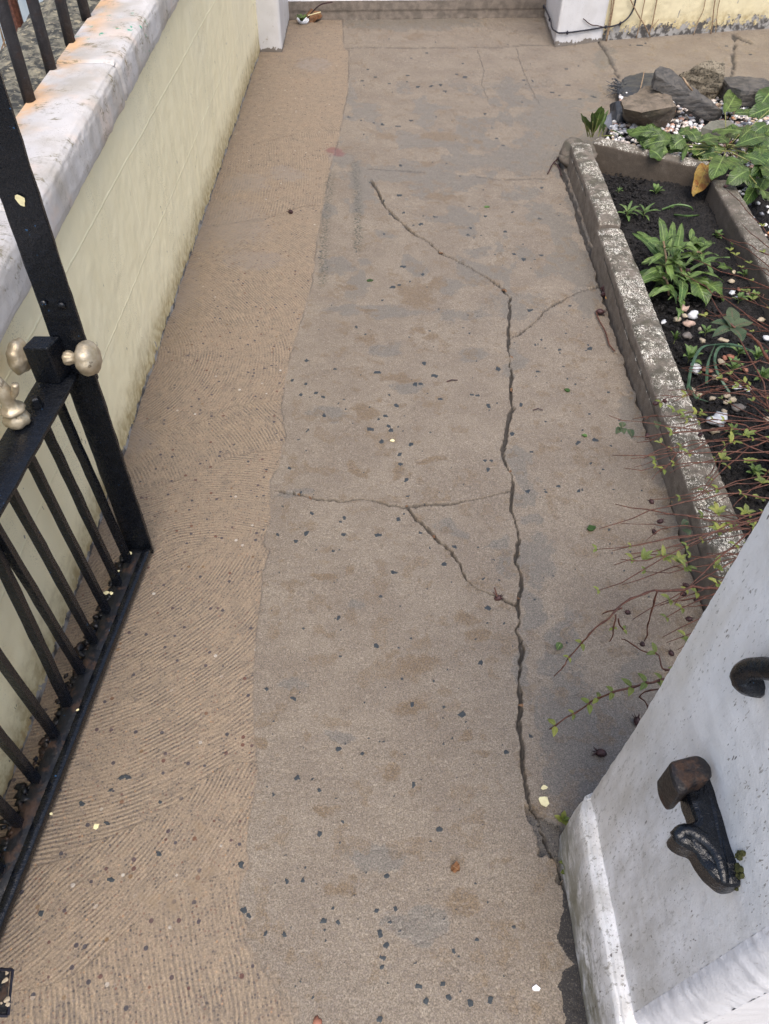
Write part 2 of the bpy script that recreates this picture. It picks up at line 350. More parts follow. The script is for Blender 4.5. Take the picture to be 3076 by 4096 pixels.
    fl = n.m('MULTIPLY', n.m('MULTIPLY', n.sm(n.noise(105, 6, .75, n.vm('MULTIPLY', n.pos(), (1.4, .7, 1)), dist=1.6), .53, .55), n.sm(n.noise(13, 5, .75), .43, .56)), n.m('MULTIPLY', n.sm(nz, .2, .6), fk))
    c = n.mix(fl, c, n.mix(n.noise(20), (.82, .80, .76), (.76, .71, .55)))
    c = n.mix(ck, c, (.03, .027, .023)); n.bump(mid, .15, .004); n.bump(fine, .35, .0015)
    MAT['edging'] = n.out(c, .75, .3)
    n = NT("dark_damp_concrete"); mid = n.noise(24, 5); c = n.mix(n.sm(mid, .35, .65), (.135, .115, .095), (.21, .175, .145)); c = n.scale(c, n.sm(n.noise(300, 3, .7), .3, .7, .75, 1.2))
    n.bump(mid, .4, .004); n.bump(n.noise(260, 3), .3, .0012); MAT['step'] = n.out(c, .65, .35)
    n = NT("mossy_mortar"); a = n.noise(26, 5, .7); c = n.mix(n.sm(a, .4, .62), (.055, .055, .05), (.23, .21, .155)); c = n.mix(n.sm(n.noise(60, 4), .55, .65), c, (.33, .29, .2))
    n.bump(a, .9, .015); n.bump(n.noise(120, 3), .5, .003); MAT['mortar'] = n.out(c, .85, .2)
    # ---- black iron
    def iron(name, rust, base=(.0038, .0050, .0078), rough=.16):
        n = NT(name); a = n.noise(70, 4, .6); b = n.noise(300, 3, .6); r = n.noise(24, 5, .7)
        c = n.mix(n.sm(a, .5, .75), base, tuple(k*2.0 for k in base)); rm = n.m('MULTIPLY', n.sm(r, .5, .62), rust) if rust else 0.0
        c = n.mix(rm, c, n.mix(n.noise(90, 4), (.030, .017, .012), (.085, .042, .022)))
        bl = n.m('MULTIPLY', n.sm(n.noise(95, 2, .5), .755, .765), .8); c = n.mix(bl, c, (.03, .10, .22))
        n.bump(a, .6, .003); n.bump(b, .45, .0012)
        if rust: n.bump(r, .6 if rust > .5 else .3, .004)
        return n.out(c, n.m('ADD', n.m('MULTIPLY', rm, .35) if rust else 0.0, n.sm(b, .3, .7, rough, rough+.20)), .45)
    MAT['iron'] = iron("black_gloss_iron", 0); MAT['rusty'] = iron("rusty_black_iron", .65, rough=.3); MAT['rail'] = iron("weathered_railing_iron", .35, (.022, .02, .022), .5)
    n = NT("gold_paint"); a = n.noise(55, 4); c = n.mix(n.sm(a, .35, .7), (.40, .33, .22), (.54, .47, .35)); c = n.mix(n.sm(n.noise(38, 4, .7), .63, .68, 0, .75), c, (.13, .10, .065)); c = n.mix(n.sm(n.noise(20, 4, .6), .5, .7, 0, .6), c, (.60, .50, .36))
    n.bump(a, .5, .004); n.bump(n.noise(230, 3), .4, .0012); MAT['gold'] = n.out(c, .46, .5, .6); MAT['brownblack'] = iron("brown_black_iron", .8, (.010, .008, .008), .35)
    # ---- soil
    n = NT("dark_soil"); a = n.noise(90, 5, .7); v = n.vor(170); c = n.mix(n.sm(a, .3, .7), (.006, .0055, .0055), (.028, .025, .024)); c = n.mix(n.sm(n.noise(500, 2), .68, .74, 0, .6), c, (.16, .13, .11))
    n.bump(a, 1.0, .012); n.bump(v.outputs['Distance'], .8, .006); MAT['soil'] = n.out(c, .8, .35)
    # ---- leaves
    def leafm(name, ca, cb, vein=(.22, .32, .09), spots=.3, rough=.42):
        n = NT(name); u, t, r, L = n.attr4('lv'); d = n.m('ABSOLUTE', n.m('SUBTRACT', u, .5))
        c = n.mix(r, ca, cb); c = n.mix(n.sm(n.noise(26, 4), .35, .7), c, tuple(k*.55 for k in ca))
        sv = n.m('SINE', n.m('ADD', n.m('MULTIPLY', t, 70.0), n.m('MULTIPLY', d, -30.0)))
        c = n.mix(n.sm(sv, .75, 1.0, 0, .3), c, vein); c = n.mix(n.sm(d, .05, .015, 0, .8), c, vein)
        if spots: c = n.mix(n.m('MULTIPLY', n.sm(n.noise(75, 3, .6), .6, .66), spots), c, (.05, .04, .015))
        n.bump(sv, .35, .002); n.bump(n.noise(150, 3), .35, .002)
        m = n.out(c, rough, .5); n.b.inputs['Transmission Weight'].default_value = 0.0
        tr = n.N("ShaderNodeBsdfTranslucent"); n.set(tr.inputs[0], c); ms = n.N("ShaderNodeMixShader"); ms.inputs[0].default_value = .22
        o = [k for k in n.t.nodes if k.type == 'OUTPUT_MATERIAL'][0]; n.t.links.new(n.b.outputs[0], ms.inputs[1]); n.t.links.new(tr.outputs[0], ms.inputs[2]); n.t.links.new(ms.outputs[0], o.inputs[0])
        return m
    MAT['dock'] = leafm("dock_leaf", (.040, .085, .016), (.105, .165, .035)); MAT['plant'] = leafm("flower_leaf", (.07, .14, .03), (.16, .24, .06), (.3, .4, .14), .12)
    MAT['weed'] = leafm("weed_leaf", (.10, .19, .05), (.19, .28, .08), spots=.1); MAT['blade'] = leafm("blade_leaf", (.09, .17, .10), (.14, .23, .12), (.14, .22, .12), 0)
    MAT['shrubleaf'] = leafm("shrub_leaf", (.15, .21, .04), (.30, .31, .06), (.3, .33, .1), .08); MAT['olddleaf'] = leafm("old_shrub_leaf", (.06, .11, .05), (.10, .13, .06), (.15, .09, .06), .3)
    MAT['rustleaf'] = leafm("dying_leaf", (.36, .12, .03), (.30, .20, .04), (.35, .25, .06), .75, .6)
    MAT['deadleaf'] = leafm("dead_leaf", (.20, .085, .03), (.24, .11, .045), (.30, .2, .1), .3, .6)
    def plain(name, ca, cb, sc_=60, rough=.6, bp=.002):
        n = NT(name); a = n.noise(sc_, 4, .6); n.bump(a, .5, bp); return n.out(n.mix(n.sm(a, .35, .65), ca, cb), rough, .35)
    MAT['twig'] = plain("red_twig", (.062, .024, .017), (.13, .052, .032), 120, .5); MAT['stem'] = plain("green_stem", (.17, .15, .06), (.22, .26, .08)); MAT['pod'] = plain("dark_pod", (.025, .012, .013), (.06, .025, .025), 90, .5)
    MAT['brownstem'] = plain("brown_stem", (.20, .13, .08), (.33, .24, .15), 90); MAT['cable'] = plain("black_cable", (.012, .012, .02), (.02, .02, .03), 50, .45)
    MAT['blossom'] = plain("withered_blossom", (.42, .20, .06), (.60, .36, .13), 160, .7, .004); MAT['flake'] = plain("cream_flake", (.78, .72, .42), (.70, .62, .36), 100)
    MAT['deadleaf2'] = plain("brown_husk", (.09, .045, .024), (.18, .10, .05), 150); MAT['shell'] = plain("white_plastic", (.78, .80, .84), (.7, .72, .76)); MAT['membrane'] = plain("black_membrane", (.022, .025, .030), (.045, .05, .058), 260, .45); MAT['meshcloth'] = plain("grey_mesh_cloth", (.10, .11, .13), (.2, .21, .24), 700, .7)
    MAT['moss'] = plain("moss", (.035, .038, .012), (.08, .08, .025), 150, .9, .006); MAT['paleblue'] = plain("pale_blue_render", (.50, .56, .58), (.58, .62, .63), 8); MAT['sillwhite'] = plain("sill_white", (.62, .60, .66), (.80, .80, .84), 4)
    def rock(name, ca, cb, cc, lay=1.0, pit=0.0):
        n = NT(name); v = n.vm('MULTIPLY', n.pos(), (1, 1, lay)); a = n.noise(14, 6, .65, v); c = n.mix(n.sm(a, .35, .62), ca, cb); c = n.mix(n.sm(n.noise(40, 5, .7), .55, .66), c, cc)
        if pit: c = n.mix(n.sm(n.noise(110, 3, .6), .5, .6), c, tuple(k*.35 for k in ca))
        n.bump(a, .8, .012); n.bump(n.noise(110, 4, .65), .6, .004); return n.out(c, .7, .35)
    MAT['brownrock'] = rock("brown_rock", (.105, .085, .062), (.175, .14, .105), (.07, .06, .045)); MAT['slate'] = rock("grey_slate", (.055, .053, .052), (.105, .096, .086), (.03, .03, .032), 4.0)
    MAT['pitrock'] = rock("pitted_rock", (.16, .135, .095), (.23, .195, .14), (.10, .085, .06), 1, 1); MAT['greystone'] = rock("grey_stone", (.13, .13, .105), (.19, .185, .15), (.10, .10, .07))
    n = NT("shell_chippings"); r, _, _, _ = n.attr4('lv'); c = n.ramp(r, [(0, (.72, .70, .68)), (.32, (.62, .55, .50)), (.5, (.50, .31, .24)), (.6, (.72, .72, .74)), (.74, (.28, .28, .30)), (.84, (.55, .42, .30)), (.93, (.07, .065, .07)), (.97, (.6, .3, .15))], True)
    c = n.scale(c, n.sm(n.noise(130, 3), .3, .7, .75, 1.15)); n.bump(n.noise(160, 3), .4, .002); MAT['chip'] = n.out(c, .5, .4)
    def pebm(name, c): return plain(name, c, tuple(k*.78 for k in c), 70, .55)
    MAT['peb_white'] = pebm("white_pebble", (.66, .67, .68)); MAT['peb_pink'] = pebm("pink_pebble", (.48, .34, .27)); MAT['peb_cream'] = pebm("cream_pebble", (.42, .35, .25)); MAT['peb_grey'] = pebm("grey_pebble", (.16, .14, .125)); MAT['peb_red'] = pebm("red_pebble", (.30, .13, .085))
    n = NT("street_ground"); c = n.mix(n.noise(3, 4), (.12, .115, .11), (.2, .19, .175)); MAT['ground'] = n.out(c, .85, .3)
def_mats()
# ================================================================== SETTING
me = bpy.data.meshes.new("ground"); me.from_pydata([(-60, -60, -.12), (60, -60, -.12), (60, 60, -.12), (-60, 60, -.12)], [], [(0, 1, 2, 3)])
tag(link_mesh("ground", me, MAT['ground']), kind='structure')
# ---- the cracked concrete path, one sheet with real cracks, seam step and chips
def sc_(zx, zy, k, pts): return [(zx+x/k, zy+y/k) for x, y in pts]
SEAM = [(1371, -200), (1371, 80), (1375, 190), (1396, 202), (1392, 371), (1371, 472), (1350, 582), (1325, 660), (1303, 769), (1270, 954), (1253, 1106), (1228, 1207), (1181, 1359), (1143, 1511), (1126, 1654), (1150, 1755), (1126, 1797), (1118, 1869), (1076, 1928), (1084, 1995), (1080, 2096), (1055, 2172), (1080, 2206), (1051, 2290), (1042, 2425), (1025, 2543), (1019, 2650), (1012, 2826), (1021, 2961), (1032, 3088), (1017, 3187), (999, 3268), (985, 3372), (995, 3463), (960, 3540), (954, 3625), (990, 3697), (977, 3743), (1026, 3833), (1085, 3932), (1162, 4013), (1198, 4086), (1230, 4200), (1300, 5200)]
C1 = [(1485, 726), (1514, 769), (1535, 819), (1561, 845), (1582, 870), (1624, 912), (1675, 946), (1717, 971), (1759, 1009), (1809, 1034), (1885, 1072), (1953, 1114), (2012, 1156), (2037, 1190), (2045, 1241), (2035, 1291), (2033, 1359), (2037, 1418), (2045, 1485), (2041, 1561), (2048, 1629), (2028, 1710), (2012, 1790), (2024, 1860), (2050, 1902), (2048, 1961), (2045, 2037), (2067, 2105), (2075, 2155), (2067, 2240), (2083, 2307), (2088, 2358), (2062, 2417), (2075, 2476), (2071, 2518), (2088, 2577), (2083, 2650), (2078, 2708), (2080, 2817), (2073, 2889), (2091, 2979), (2087, 3052), (2105, 3142), (2128, 3214), (2155, 3258), (2182, 3330), (2199, 3390), (2231, 3458), (2278, 3552)]
SLOT = [(2268, 3535), (2290, 3600), (2312, 3680), (2335, 3770), (2362, 3890), (2385, 4000), (2410, 4120)]
C2 = [(1101, 1961), (1143, 1966), (1202, 1978), (1244, 1991), (1295, 2003), (1371, 2003), (1438, 1995), (1489, 1999), (1548, 2020), (1624, 2025), (1691, 2020), (1759, 2016), (1843, 2008), (1911, 1995), (1970, 1978), (2045, 1961)]
C3 = [(1624, 2025), (1641, 2046), (1666, 2079), (1717, 2122), (1742, 2147), (1801, 2197), (1835, 2256), (1868, 2324), (1911, 2358), (1970, 2383), (2058, 2425)]
C4 = [(2035, 1350), (2096, 1321), (2147, 1283), (2180, 1241), (2248, 1199), (2315, 1165), (2420, 1140)]
C6 = [(1380, 190), (1600, 192), (2012, 190), (2096, 181), (2197, 181)]
C7a = [(1910, 202), (1936, 278), (1927, 337), (1953, 396)]; C7b = [(2067, 194), (2083, 261), (2121, 346), (2155, 413)]
C5 = [(1472, 676), (1590, 684), (1700, 690)]; C5b = [(1910, 708), (2012, 720), (2180, 712)]
C8 = [(2396, 165), (2431, 220), (2476, 315)]; C9 = [(2936, 140), (2941, 180), (2931, 230), (2936, 270), (2918, 320)]; C10 = [(2936, 140), (2966, 160), (3006, 175)]
KERBGAP = [(2238, 640), (2258, 711), (2294, 806), (2358, 1001), (2414, 1165), (2472, 1344), (2514, 1465), (2550, 1581), (2640, 1830), (2706, 2055), (2776, 2280), (2830, 2480)]
CHIPS = sc_(900, 3300, 1.1073, [(420,40),(718,228),(478,370),(345,243),(275,250),(672,380),(755,370),(730,430),(687,483),(715,530),(700,588),(693,632),(1012,560),(1117,510),(990,765),(858,716),(1085,787),(1175,775),(85,378),(105,400),(180,480),(263,487),(437,422),(500,430),(1278,450),(950,20),(685,860),(890,778),(965,705)]) + \
  sc_(800, 2600, 1.1073, [(1242,58),(940,243),(1163,285),(613,438),(718,460),(325,640),(528,622),(530,815),(1062,795),(947,596),(1355,453),(1465,380),(413,215),(293,172),(430,568),(1080,252)]) + \
  sc_(1000, 1700, 1.1864, [(570,20),(657,5),(668,27),(625,80),(762,92),(710,140),(713,185),(740,262),(188,205),(1115,168),(1143,168),(1130,213),(1245,37),(1557,83),(1640,68),(1318,310),(1463,287),(1563,310),(292,420),(448,440),(430,460),(132,522),(445,520),(612,523),(705,448),(810,512),(268,514),(215,552),(395,600),(685,700),(620,815),(1130,868),(600,1047),(1092,1130),(420,918),(970,578),(920,660)]) + \
  sc_(1000, 600, 1.1864, [(632,240),(670,305),(728,297),(880,317),(635,398),(710,215),(712,75),(775,357),(810,350),(1047,370),(1035,403),(1210,387),(1257,495),(1300,520),(1380,500),(727,555),(820,590),(678,650),(710,640),(628,713),(505,843),(268,1000),(405,1040),(605,1055),(827,1015),(1178,1040),(1370,1050),(1468,945),(1615,938),(265,1110),(200,1093),(240,1163),(312,1153),(348,1173),(785,1110),(810,1110),(878,1073),(902,1182),(1053,1162),(1078,1165),(1130,1215),(1287,1205),(350,1260),(645,1263),(697,1215),(610,1278),(1330,758),(1247,295),(1117,315),(1375,327),(1385,177)]) + \
  sc_(1000, 0, 1.1864, [(558,327),(840,250),(765,275),(797,412),(860,408),(905,402),(980,355),(1020,365),(660,395),(750,357),(533,383),(597,367),(627,592),(705,600),(765,573),(925,433),(1300,380),(1337,383),(1430,437),(1470,452),(1560,472),(1630,460),(1200,690),(1172,655),(470,555),(745,388),(1115,540),(715,787),(995,195),(1500,327),(1560,315),(1510,403)]) + \
  sc_(2246, 0, 2.0, [(555,358),(620,365),(1510,434),(1310,372),(670,345)]) + \
  sc_(0, 2700, 2.0, [(970,822),(1022,815),(1283,1020),(900,1640),(655,1032),(890,920),(1265,1430),(860,1190)]) + [(440,3520),(165,3655),(965,3460)]
GREY = [(2071,1860,60,100),(2130,2071,60,34),(2155,2231,85,135),(2113,2442,70,120),(2012,2240,60,80),(2100,1960,70,60),(1985,2160,60,30),(2120,2700,50,140),(2206,472,160,70),(2138,641,230,60),(2240,560,90,60),(1905,1010,60,30),(2060,1230,60,50),(1970,1090,70,30),(1500,1250,230,28),(1860,1250,160,30),(1560,1400,80,40),(1900,1420,60,30),(1640,1560,90,35),(2060,1440,40,90),(2350,1180,60,110),(2560,1640,90,130),(2640,1850,80,120),(2700,2080,60,110),(1370,630,70,30),(1500,700,200,35),(1700,720,160,28),(1900,640,160,35),(2030,360,60,60),(2420,230,50,60),(1550,940,60,25),(1820,1150,60,28),(1300,1650,90,40),(1350,2960,70,30),(1500,3420,130,70),(1150,2720,60,30),(2180,2900,40,130),(2230,3100,60,100),(1750,870,70,20),(2350,930,60,60),(2310,800,60,40),(1780,2110,60,30),(2050,1900,30,60),(2090,780,90,30),(1180,1980,90,22),(760,960,160,60),(980,740,130,50),(900,900,230,120),(700,1150,130,160),(1000,1050,160,60),(520,1750,120,90),(680,1000,120,40),(1250,260,90,40),(1150,700,120,30),(1650,90,350,40),(1420,2430,60,45),(1680,3700,160,80),(2480,3000,190,260),(2560,2760,150,200),(2300,2900,130,260),(2250,2600,60,200),(2400,3200,120,120)]
BROWN = [(1759,548,110,20),(1708,649,55,22),(1920,560,30,14),(1560,540,60,12),(1658,1180,105,48),(1740,1140,55,28),(1725,1342,55,28),(1464,1350,80,22),(1455,1637,62,42),(1759,794,110,20),(1690,1310,30,14),(1390,1160,40,24),(1600,1510,120,20),(1430,1880,50,36),(1560,1880,50,30),(1710,1840,70,22),(1640,2820,110,50),(1640,2660,120,50),(1060,2950,40,50),(1540,3100,60,40),(1310,3240,70,30),(1300,2300,50,20),(1480,1260,60,14),(1660,145,45,10),(770,3480,60,120),(800,3330,40,60),(650,3600,120,40),(1030,240,40,16),(1420,255,18,8),(1450,263,14,8),(1425,320,20,8),(2010,170,14,7),(1830,2470,70,40),(1880,2550,60,50),(1350,3560,60,30),(1900,3620,120,60),(1860,2950,40,22),(1920,3000,30,25)]
MORTAR = [(2150,3200),(2200,3240),(2262,3300),(2270,3380),(2300,3560),(2278,3556),(2231,3458),(2197,3390),(2180,3334)]
TAR = [(2150+x/2.338, 3150+y/2.338) for x, y in [(240,930),(300,950),(360,1120),(400,1400),(490,1800),(560,2300),(270,2300),(250,1900),(200,1850),(240,1700),(330,1650),(250,1540),(200,1400),(230,1200)]]
def inpoly(U, V, P):
    r = np.zeros(U.shape, bool)
    for (x0, y0), (x1, y1) in zip(P, P[1:]+P[:1]):
        if y0 == y1: continue
        r ^= ((V < y0) != (V < y1)) & (U < (x1-x0)*(V-y0)/(y1-y0)+x0)
    return r
def kerb_x(y): return np.interp(y, [.3, 1.2, 1.42, 1.96, 2.3, 2.6, 2.94, 3.4, 3.65, 3.95], [.85, .878, .886, .904, .915, .925, .931, .946, .950, .972])
def build_path():
    xs = np.concatenate([np.linspace(-.86, 1.06, 1000), np.linspace(1.06, 3.8, 230)[1:], np.linspace(3.8, 8.2, 60)[1:]])
    ys = [-.45]
    while ys[-1] < 7.0: ys.append(ys[-1]+.80*(ys[-1]**2+2.4)/1147)
    ys = np.array(ys); X, Y = np.meshgrid(xs, ys); U, V = uv_of(X, Y)
    jx = (vn(X, Y, 90, 3, 2)-.5); jy = (vn(X, Y, 90, 5, 2)-.5); lx = vn(X, Y, 22, 8, 3)-.5; ly = vn(X, Y, 22, 9, 3)-.5
    pxm = 2960/np.sqrt(Y**2+2.4)              # photo pixels per metre (about)
    Uj, Vj = U+jx*pxm*.007+lx*pxm*.016, V+jy*pxm*.005+ly*pxm*.009; l2 = vn(X, Y, 8, 18, 4)-.5; l3 = vn(X, Y, 8, 19, 4)-.5; Ul, Vl = U+lx*pxm*.06+l2*pxm*.10, V+ly*pxm*.035+l3*pxm*.05
    Z = .004*(vn(X, Y, 1.7, 1, 3)-.5)+.0022*(vn(X, Y, 25, 2, 3)-.5)
    def window(ux0, ux1, uy0, uy1):
        m = (U > ux0) & (U < ux1) & (V > uy0) & (V < uy1); r = np.flatnonzero(m.any(1)); c = np.flatnonzero(m.any(0))
        return None if len(r) == 0 or len(c) == 0 else (slice(r[0], r[-1]+1), slice(c[0], c[-1]+1))
    def poly_dist(P, wd, out):
        for (x0, y0), (x1, y1) in zip(P, P[1:]):
            b = window(min(x0, x1)-wd*3, max(x0, x1)+wd*3, min(y0, y1)-wd*3, max(y0, y1)+wd*3)
            if b is None: continue
            u, v = Uj[b], Vj[b]; dx, dy = x1-x0, y1-y0; t = np.clip(((u-x0)*dx+(v-y0)*dy)/(dx*dx+dy*dy+1e-9), 0, 1)
            out[b] = np.minimum(out[b], np.hypot(u-x0-t*dx, v-y0-t*dy)/wd)
    crack = np.full(X.shape, 9.0); wvar = np.clip(-.15+2.1*vn(X, Y, 15, 12, 3), .18, 2)
    for P, wd in ((C1[:13], 4.0), (C1[12:21], 5.2), (C1[20:], 7.8), (C2, 4.6), (C3, 4.4), (C4, 3.2), (C8, 7), (C9, 7), (C10, 5), (KERBGAP, 10)): poly_dist(P, wd, crack)
    hair = np.full(X.shape, 9.0)
    for P in (C6, C7a, C7b, C5, C5b): poly_dist(P, 3.0, hair)
    seam = np.full(X.shape, 9.0); poly_dist(SEAM, 4.0, seam)
    slot = np.full(X.shape, 9.0); poly_dist(SLOT, 17, slot)
    ck = np.maximum(sst(1.1, .55, crack/wvar), sst(1.1, .7, slot)); lip = sst(2.6, 1.0, crack/wvar)*(1-ck)
    ck2 = sst(1.0, .3, hair)*.55
    sl = SEAM[::-1]; sb = np.interp(-Vj, [-p[1] for p in sl], [p[0] for p in sl]) if False else np.interp(Vj, [p[1] for p in SEAM], [p[0] for p in SEAM])
    soft = 5+50*sst(3700, 3900, V); strip = sst(soft, -soft, U+.25*(Uj-U)-sb+soft*.8*(lx+jx)*2*(V > 3700))
    def blobs(L):
        r = np.zeros(X.shape)
        for cx, cy, rx, ry in L:
            b = window(cx-rx*1.7, cx+rx*1.7, cy-ry*1.7, cy+ry*1.7)
            if b is None: continue
            d = np.hypot((Ul[b]-cx)/rx, (Vl[b]-cy)/ry); r[b] = np.maximum(r[b], sst(1.35, .35, d))
        return r
    det = vn(X, Y, 60, 21, 3)
    grey = blobs(GREY)*(.35+1.0*det); grey = np.clip(grey, 0, 1); brown = np.clip(blobs(BROWN)*(.55+.7*det), 0, 1)
    brown = np.maximum(brown, sst(.60, .66, vn(X, Y, 26, 31, 3))*.55*(1-strip))
    chip = np.zeros(X.shape)
    def put_chip(cx, cy, r, el, an, a, b):
        k = math.sin(math.atan2(CAMH, max(.05, float(W(cx, cy).y)))); wn = window(cx-r*2.2, cx+r*2.2, cy-r*2.2, cy+r*2.2)
        if wn is None: return
        du, dv = U[wn]-cx, (V[wn]-cy)/k; q = np.zeros(du.shape); nk = random.choice((4, 5, 5, 6)); a0 = random.uniform(0, 6.28)
        for i in range(nk):
            th = a0+6.283*i/nk+random.uniform(-.35, .35); rr = r*random.uniform(.62, 1.05)*(el if abs(math.cos(th-an)) > .7 else 1/el)
            q = np.maximum(q, (du*math.cos(th)+dv*math.sin(th))/rr)
        chip[wn] = np.maximum(chip[wn], sst(1.12, .9, q))
    for cx, cy in CHIPS:
        put_chip(cx, cy, random.uniform(7, 13)*(1.2 if cy > 3300 else 1.0 if cy > 2000 else 1 if cy > 1200 else .9), random.uniform(1, 1.35), random.uniform(0, 3), random.uniform(0, 6), random.uniform(0, 6))
    for i in range(240):
        cy = random.uniform(150, 4000); cx = random.uniform(np.interp(cy, [p[1] for p in SEAM], [p[0] for p in SEAM])+15, 2060 if cy > 1500 else 2250)
        put_chip(cx, cy, random.uniform(2.5, 5.5), random.uniform(1, 1.4), random.uniform(0, 3), 0, 1)
    for i in range(60):
        cy = random.uniform(1200, 2600); put_chip(random.uniform(2100, 2150+.33*(cy-600)), cy, random.uniform(2.5, 7), 1.2, random.uniform(0, 3), 0, 1)
    # flaked hollows of the worn skin
    mott = sst(.50, .58, vn(X, Y*.7, 9, 45, 5))*sst(1.9, 3.0, Y)*(1-sst(4.6, 5.2, Y)*.6); grey = np.maximum(grey, mott*.8*(1-strip*.75)); worn = sst(.57, .60, vn(X*.8, Y*1.5, 34, 41, 4))*(1-strip)*sst(.40, .55, vn(X, Y, 5, 43, 2)); Z -= .0005*worn; brown = np.maximum(brown, worn*.32)
    moss = np.zeros(X.shape)
    tmp = np.full(X.shape, 9.0); poly_dist([(1421,660),(1432,836),(1432,990)], 22, tmp); moss = np.maximum(moss, sst(1.3, .2, tmp)*.85)
    tmp = np.full(X.shape, 9.0); poly_dist([(1322,700),(1300,900),(1290,1130)], 24, tmp); moss = np.maximum(moss, sst(1.3, .2, tmp)*.7)
    red = sst(1.2, .7, np.hypot((Ul-1345)/44, (Vl-612)/11))
    mort = inpoly(Ul, Vl, MORTAR).astype(float); tar0 = mort*.46; tar = inpoly(U+lx*pxm*.035, V+ly*pxm*.03, TAR)*.62
    tar = np.maximum(tar, tar0); grey = np.maximum(grey, mort)
    # damp dark dirt along the wall foot and the kerb
    wallfoot = np.maximum(sst(-.68, -.75, X+(lx*.06)), sst(-.50, -.72, X+lx*.16)*sst(1.5, 1.9, Y)*sst(4.2, 3.2, Y)*.9); brown = np.maximum(brown, wallfoot*.7*(.5+det*.6)); grey = np.maximum(grey, wallfoot*.35)
    kx = kerb_x(Y); inside = (X > kx+.03) & (Y > .62) & (Y < 3.93)
    Z += .0014*strip; Z -= .013*ck+.002*ck2-.0012*lip; Z -= .0006*sst(1.2, .2, seam)*vn(X, Y, 8, 77, 3); Z -= .02*mort; Z += .0012*sst(.4, .9, chip); Z -= .0008*brown
    ditch = sst(1.1, .7, slot); Z -= .03*ditch
    right = sst(-4, 6, U-np.interp(V, [p[1] for p in C1[12:]], [p[0] for p in C1[12:]]))*(V > 1150)*(V < 3500)*(U < 2900); Z -= .003*right
    Z = np.where(inside, -.30, Z); Z = np.where((X > .42) & (Y < .50) & (Y > -.3), Z-.02, Z)
    fans = [(-.7, -3.4, -.75), (.36, -1.25, 1.0), (.56, -.86, 1.42), (1.26, -.42, 1.06), (1.58, -.98, 1.40), (1.84, -1.0, 2.10), (2.62, -.95, 2.35), (3.2, -5, 3.4), (4.1, -.75, 3.9), (5.35, -.45, 1.0)]
    Yf = Y+.10*(vn(X, Y, 5, 51, 2)-.5)+.10*np.sin(X*7); fi = np.clip(np.searchsorted(np.array([f[0] for f in fans]), Yf)-1, 0, len(fans)-1)
    fc = np.array([[f[1], f[2]] for f in fans]); cx, cy = fc[fi, 0], fc[fi, 1]
    Xw, Yw = X+.02*(vn(X, Y, 7, 61, 2)-.5), Y+.02*(vn(X, Y, 7, 62, 2)-.5)
    phase = np.hypot(Xw-cx, Yw-cy)/np.array([.0088, .0084, .0086, .0092, .0096, .0098, .0105, .012, .013, .013])[fi]
    along = np.arctan2(Yw-cy, Xw-cx)*np.hypot(Xw-cx, Yw-cy)+fi*3.7
    m1 = np.stack([strip, chip, grey, brown], -1); m2 = np.stack([np.maximum(ck, ck2), moss, red, tar], -1)
    m2[..., 0] = np.maximum(m2[..., 0], sst(1.0, .3, seam)*.5*sst(.35, .65, vn(X, Y, 8, 77, 3)))
    o = grid_obj("path", np.stack([X, Y, Z], -1), MAT['path'], {'m1': m1, 'm2': m2, 'phase': phase, 'along': along}); tag(o, kind='structure')
build_path()
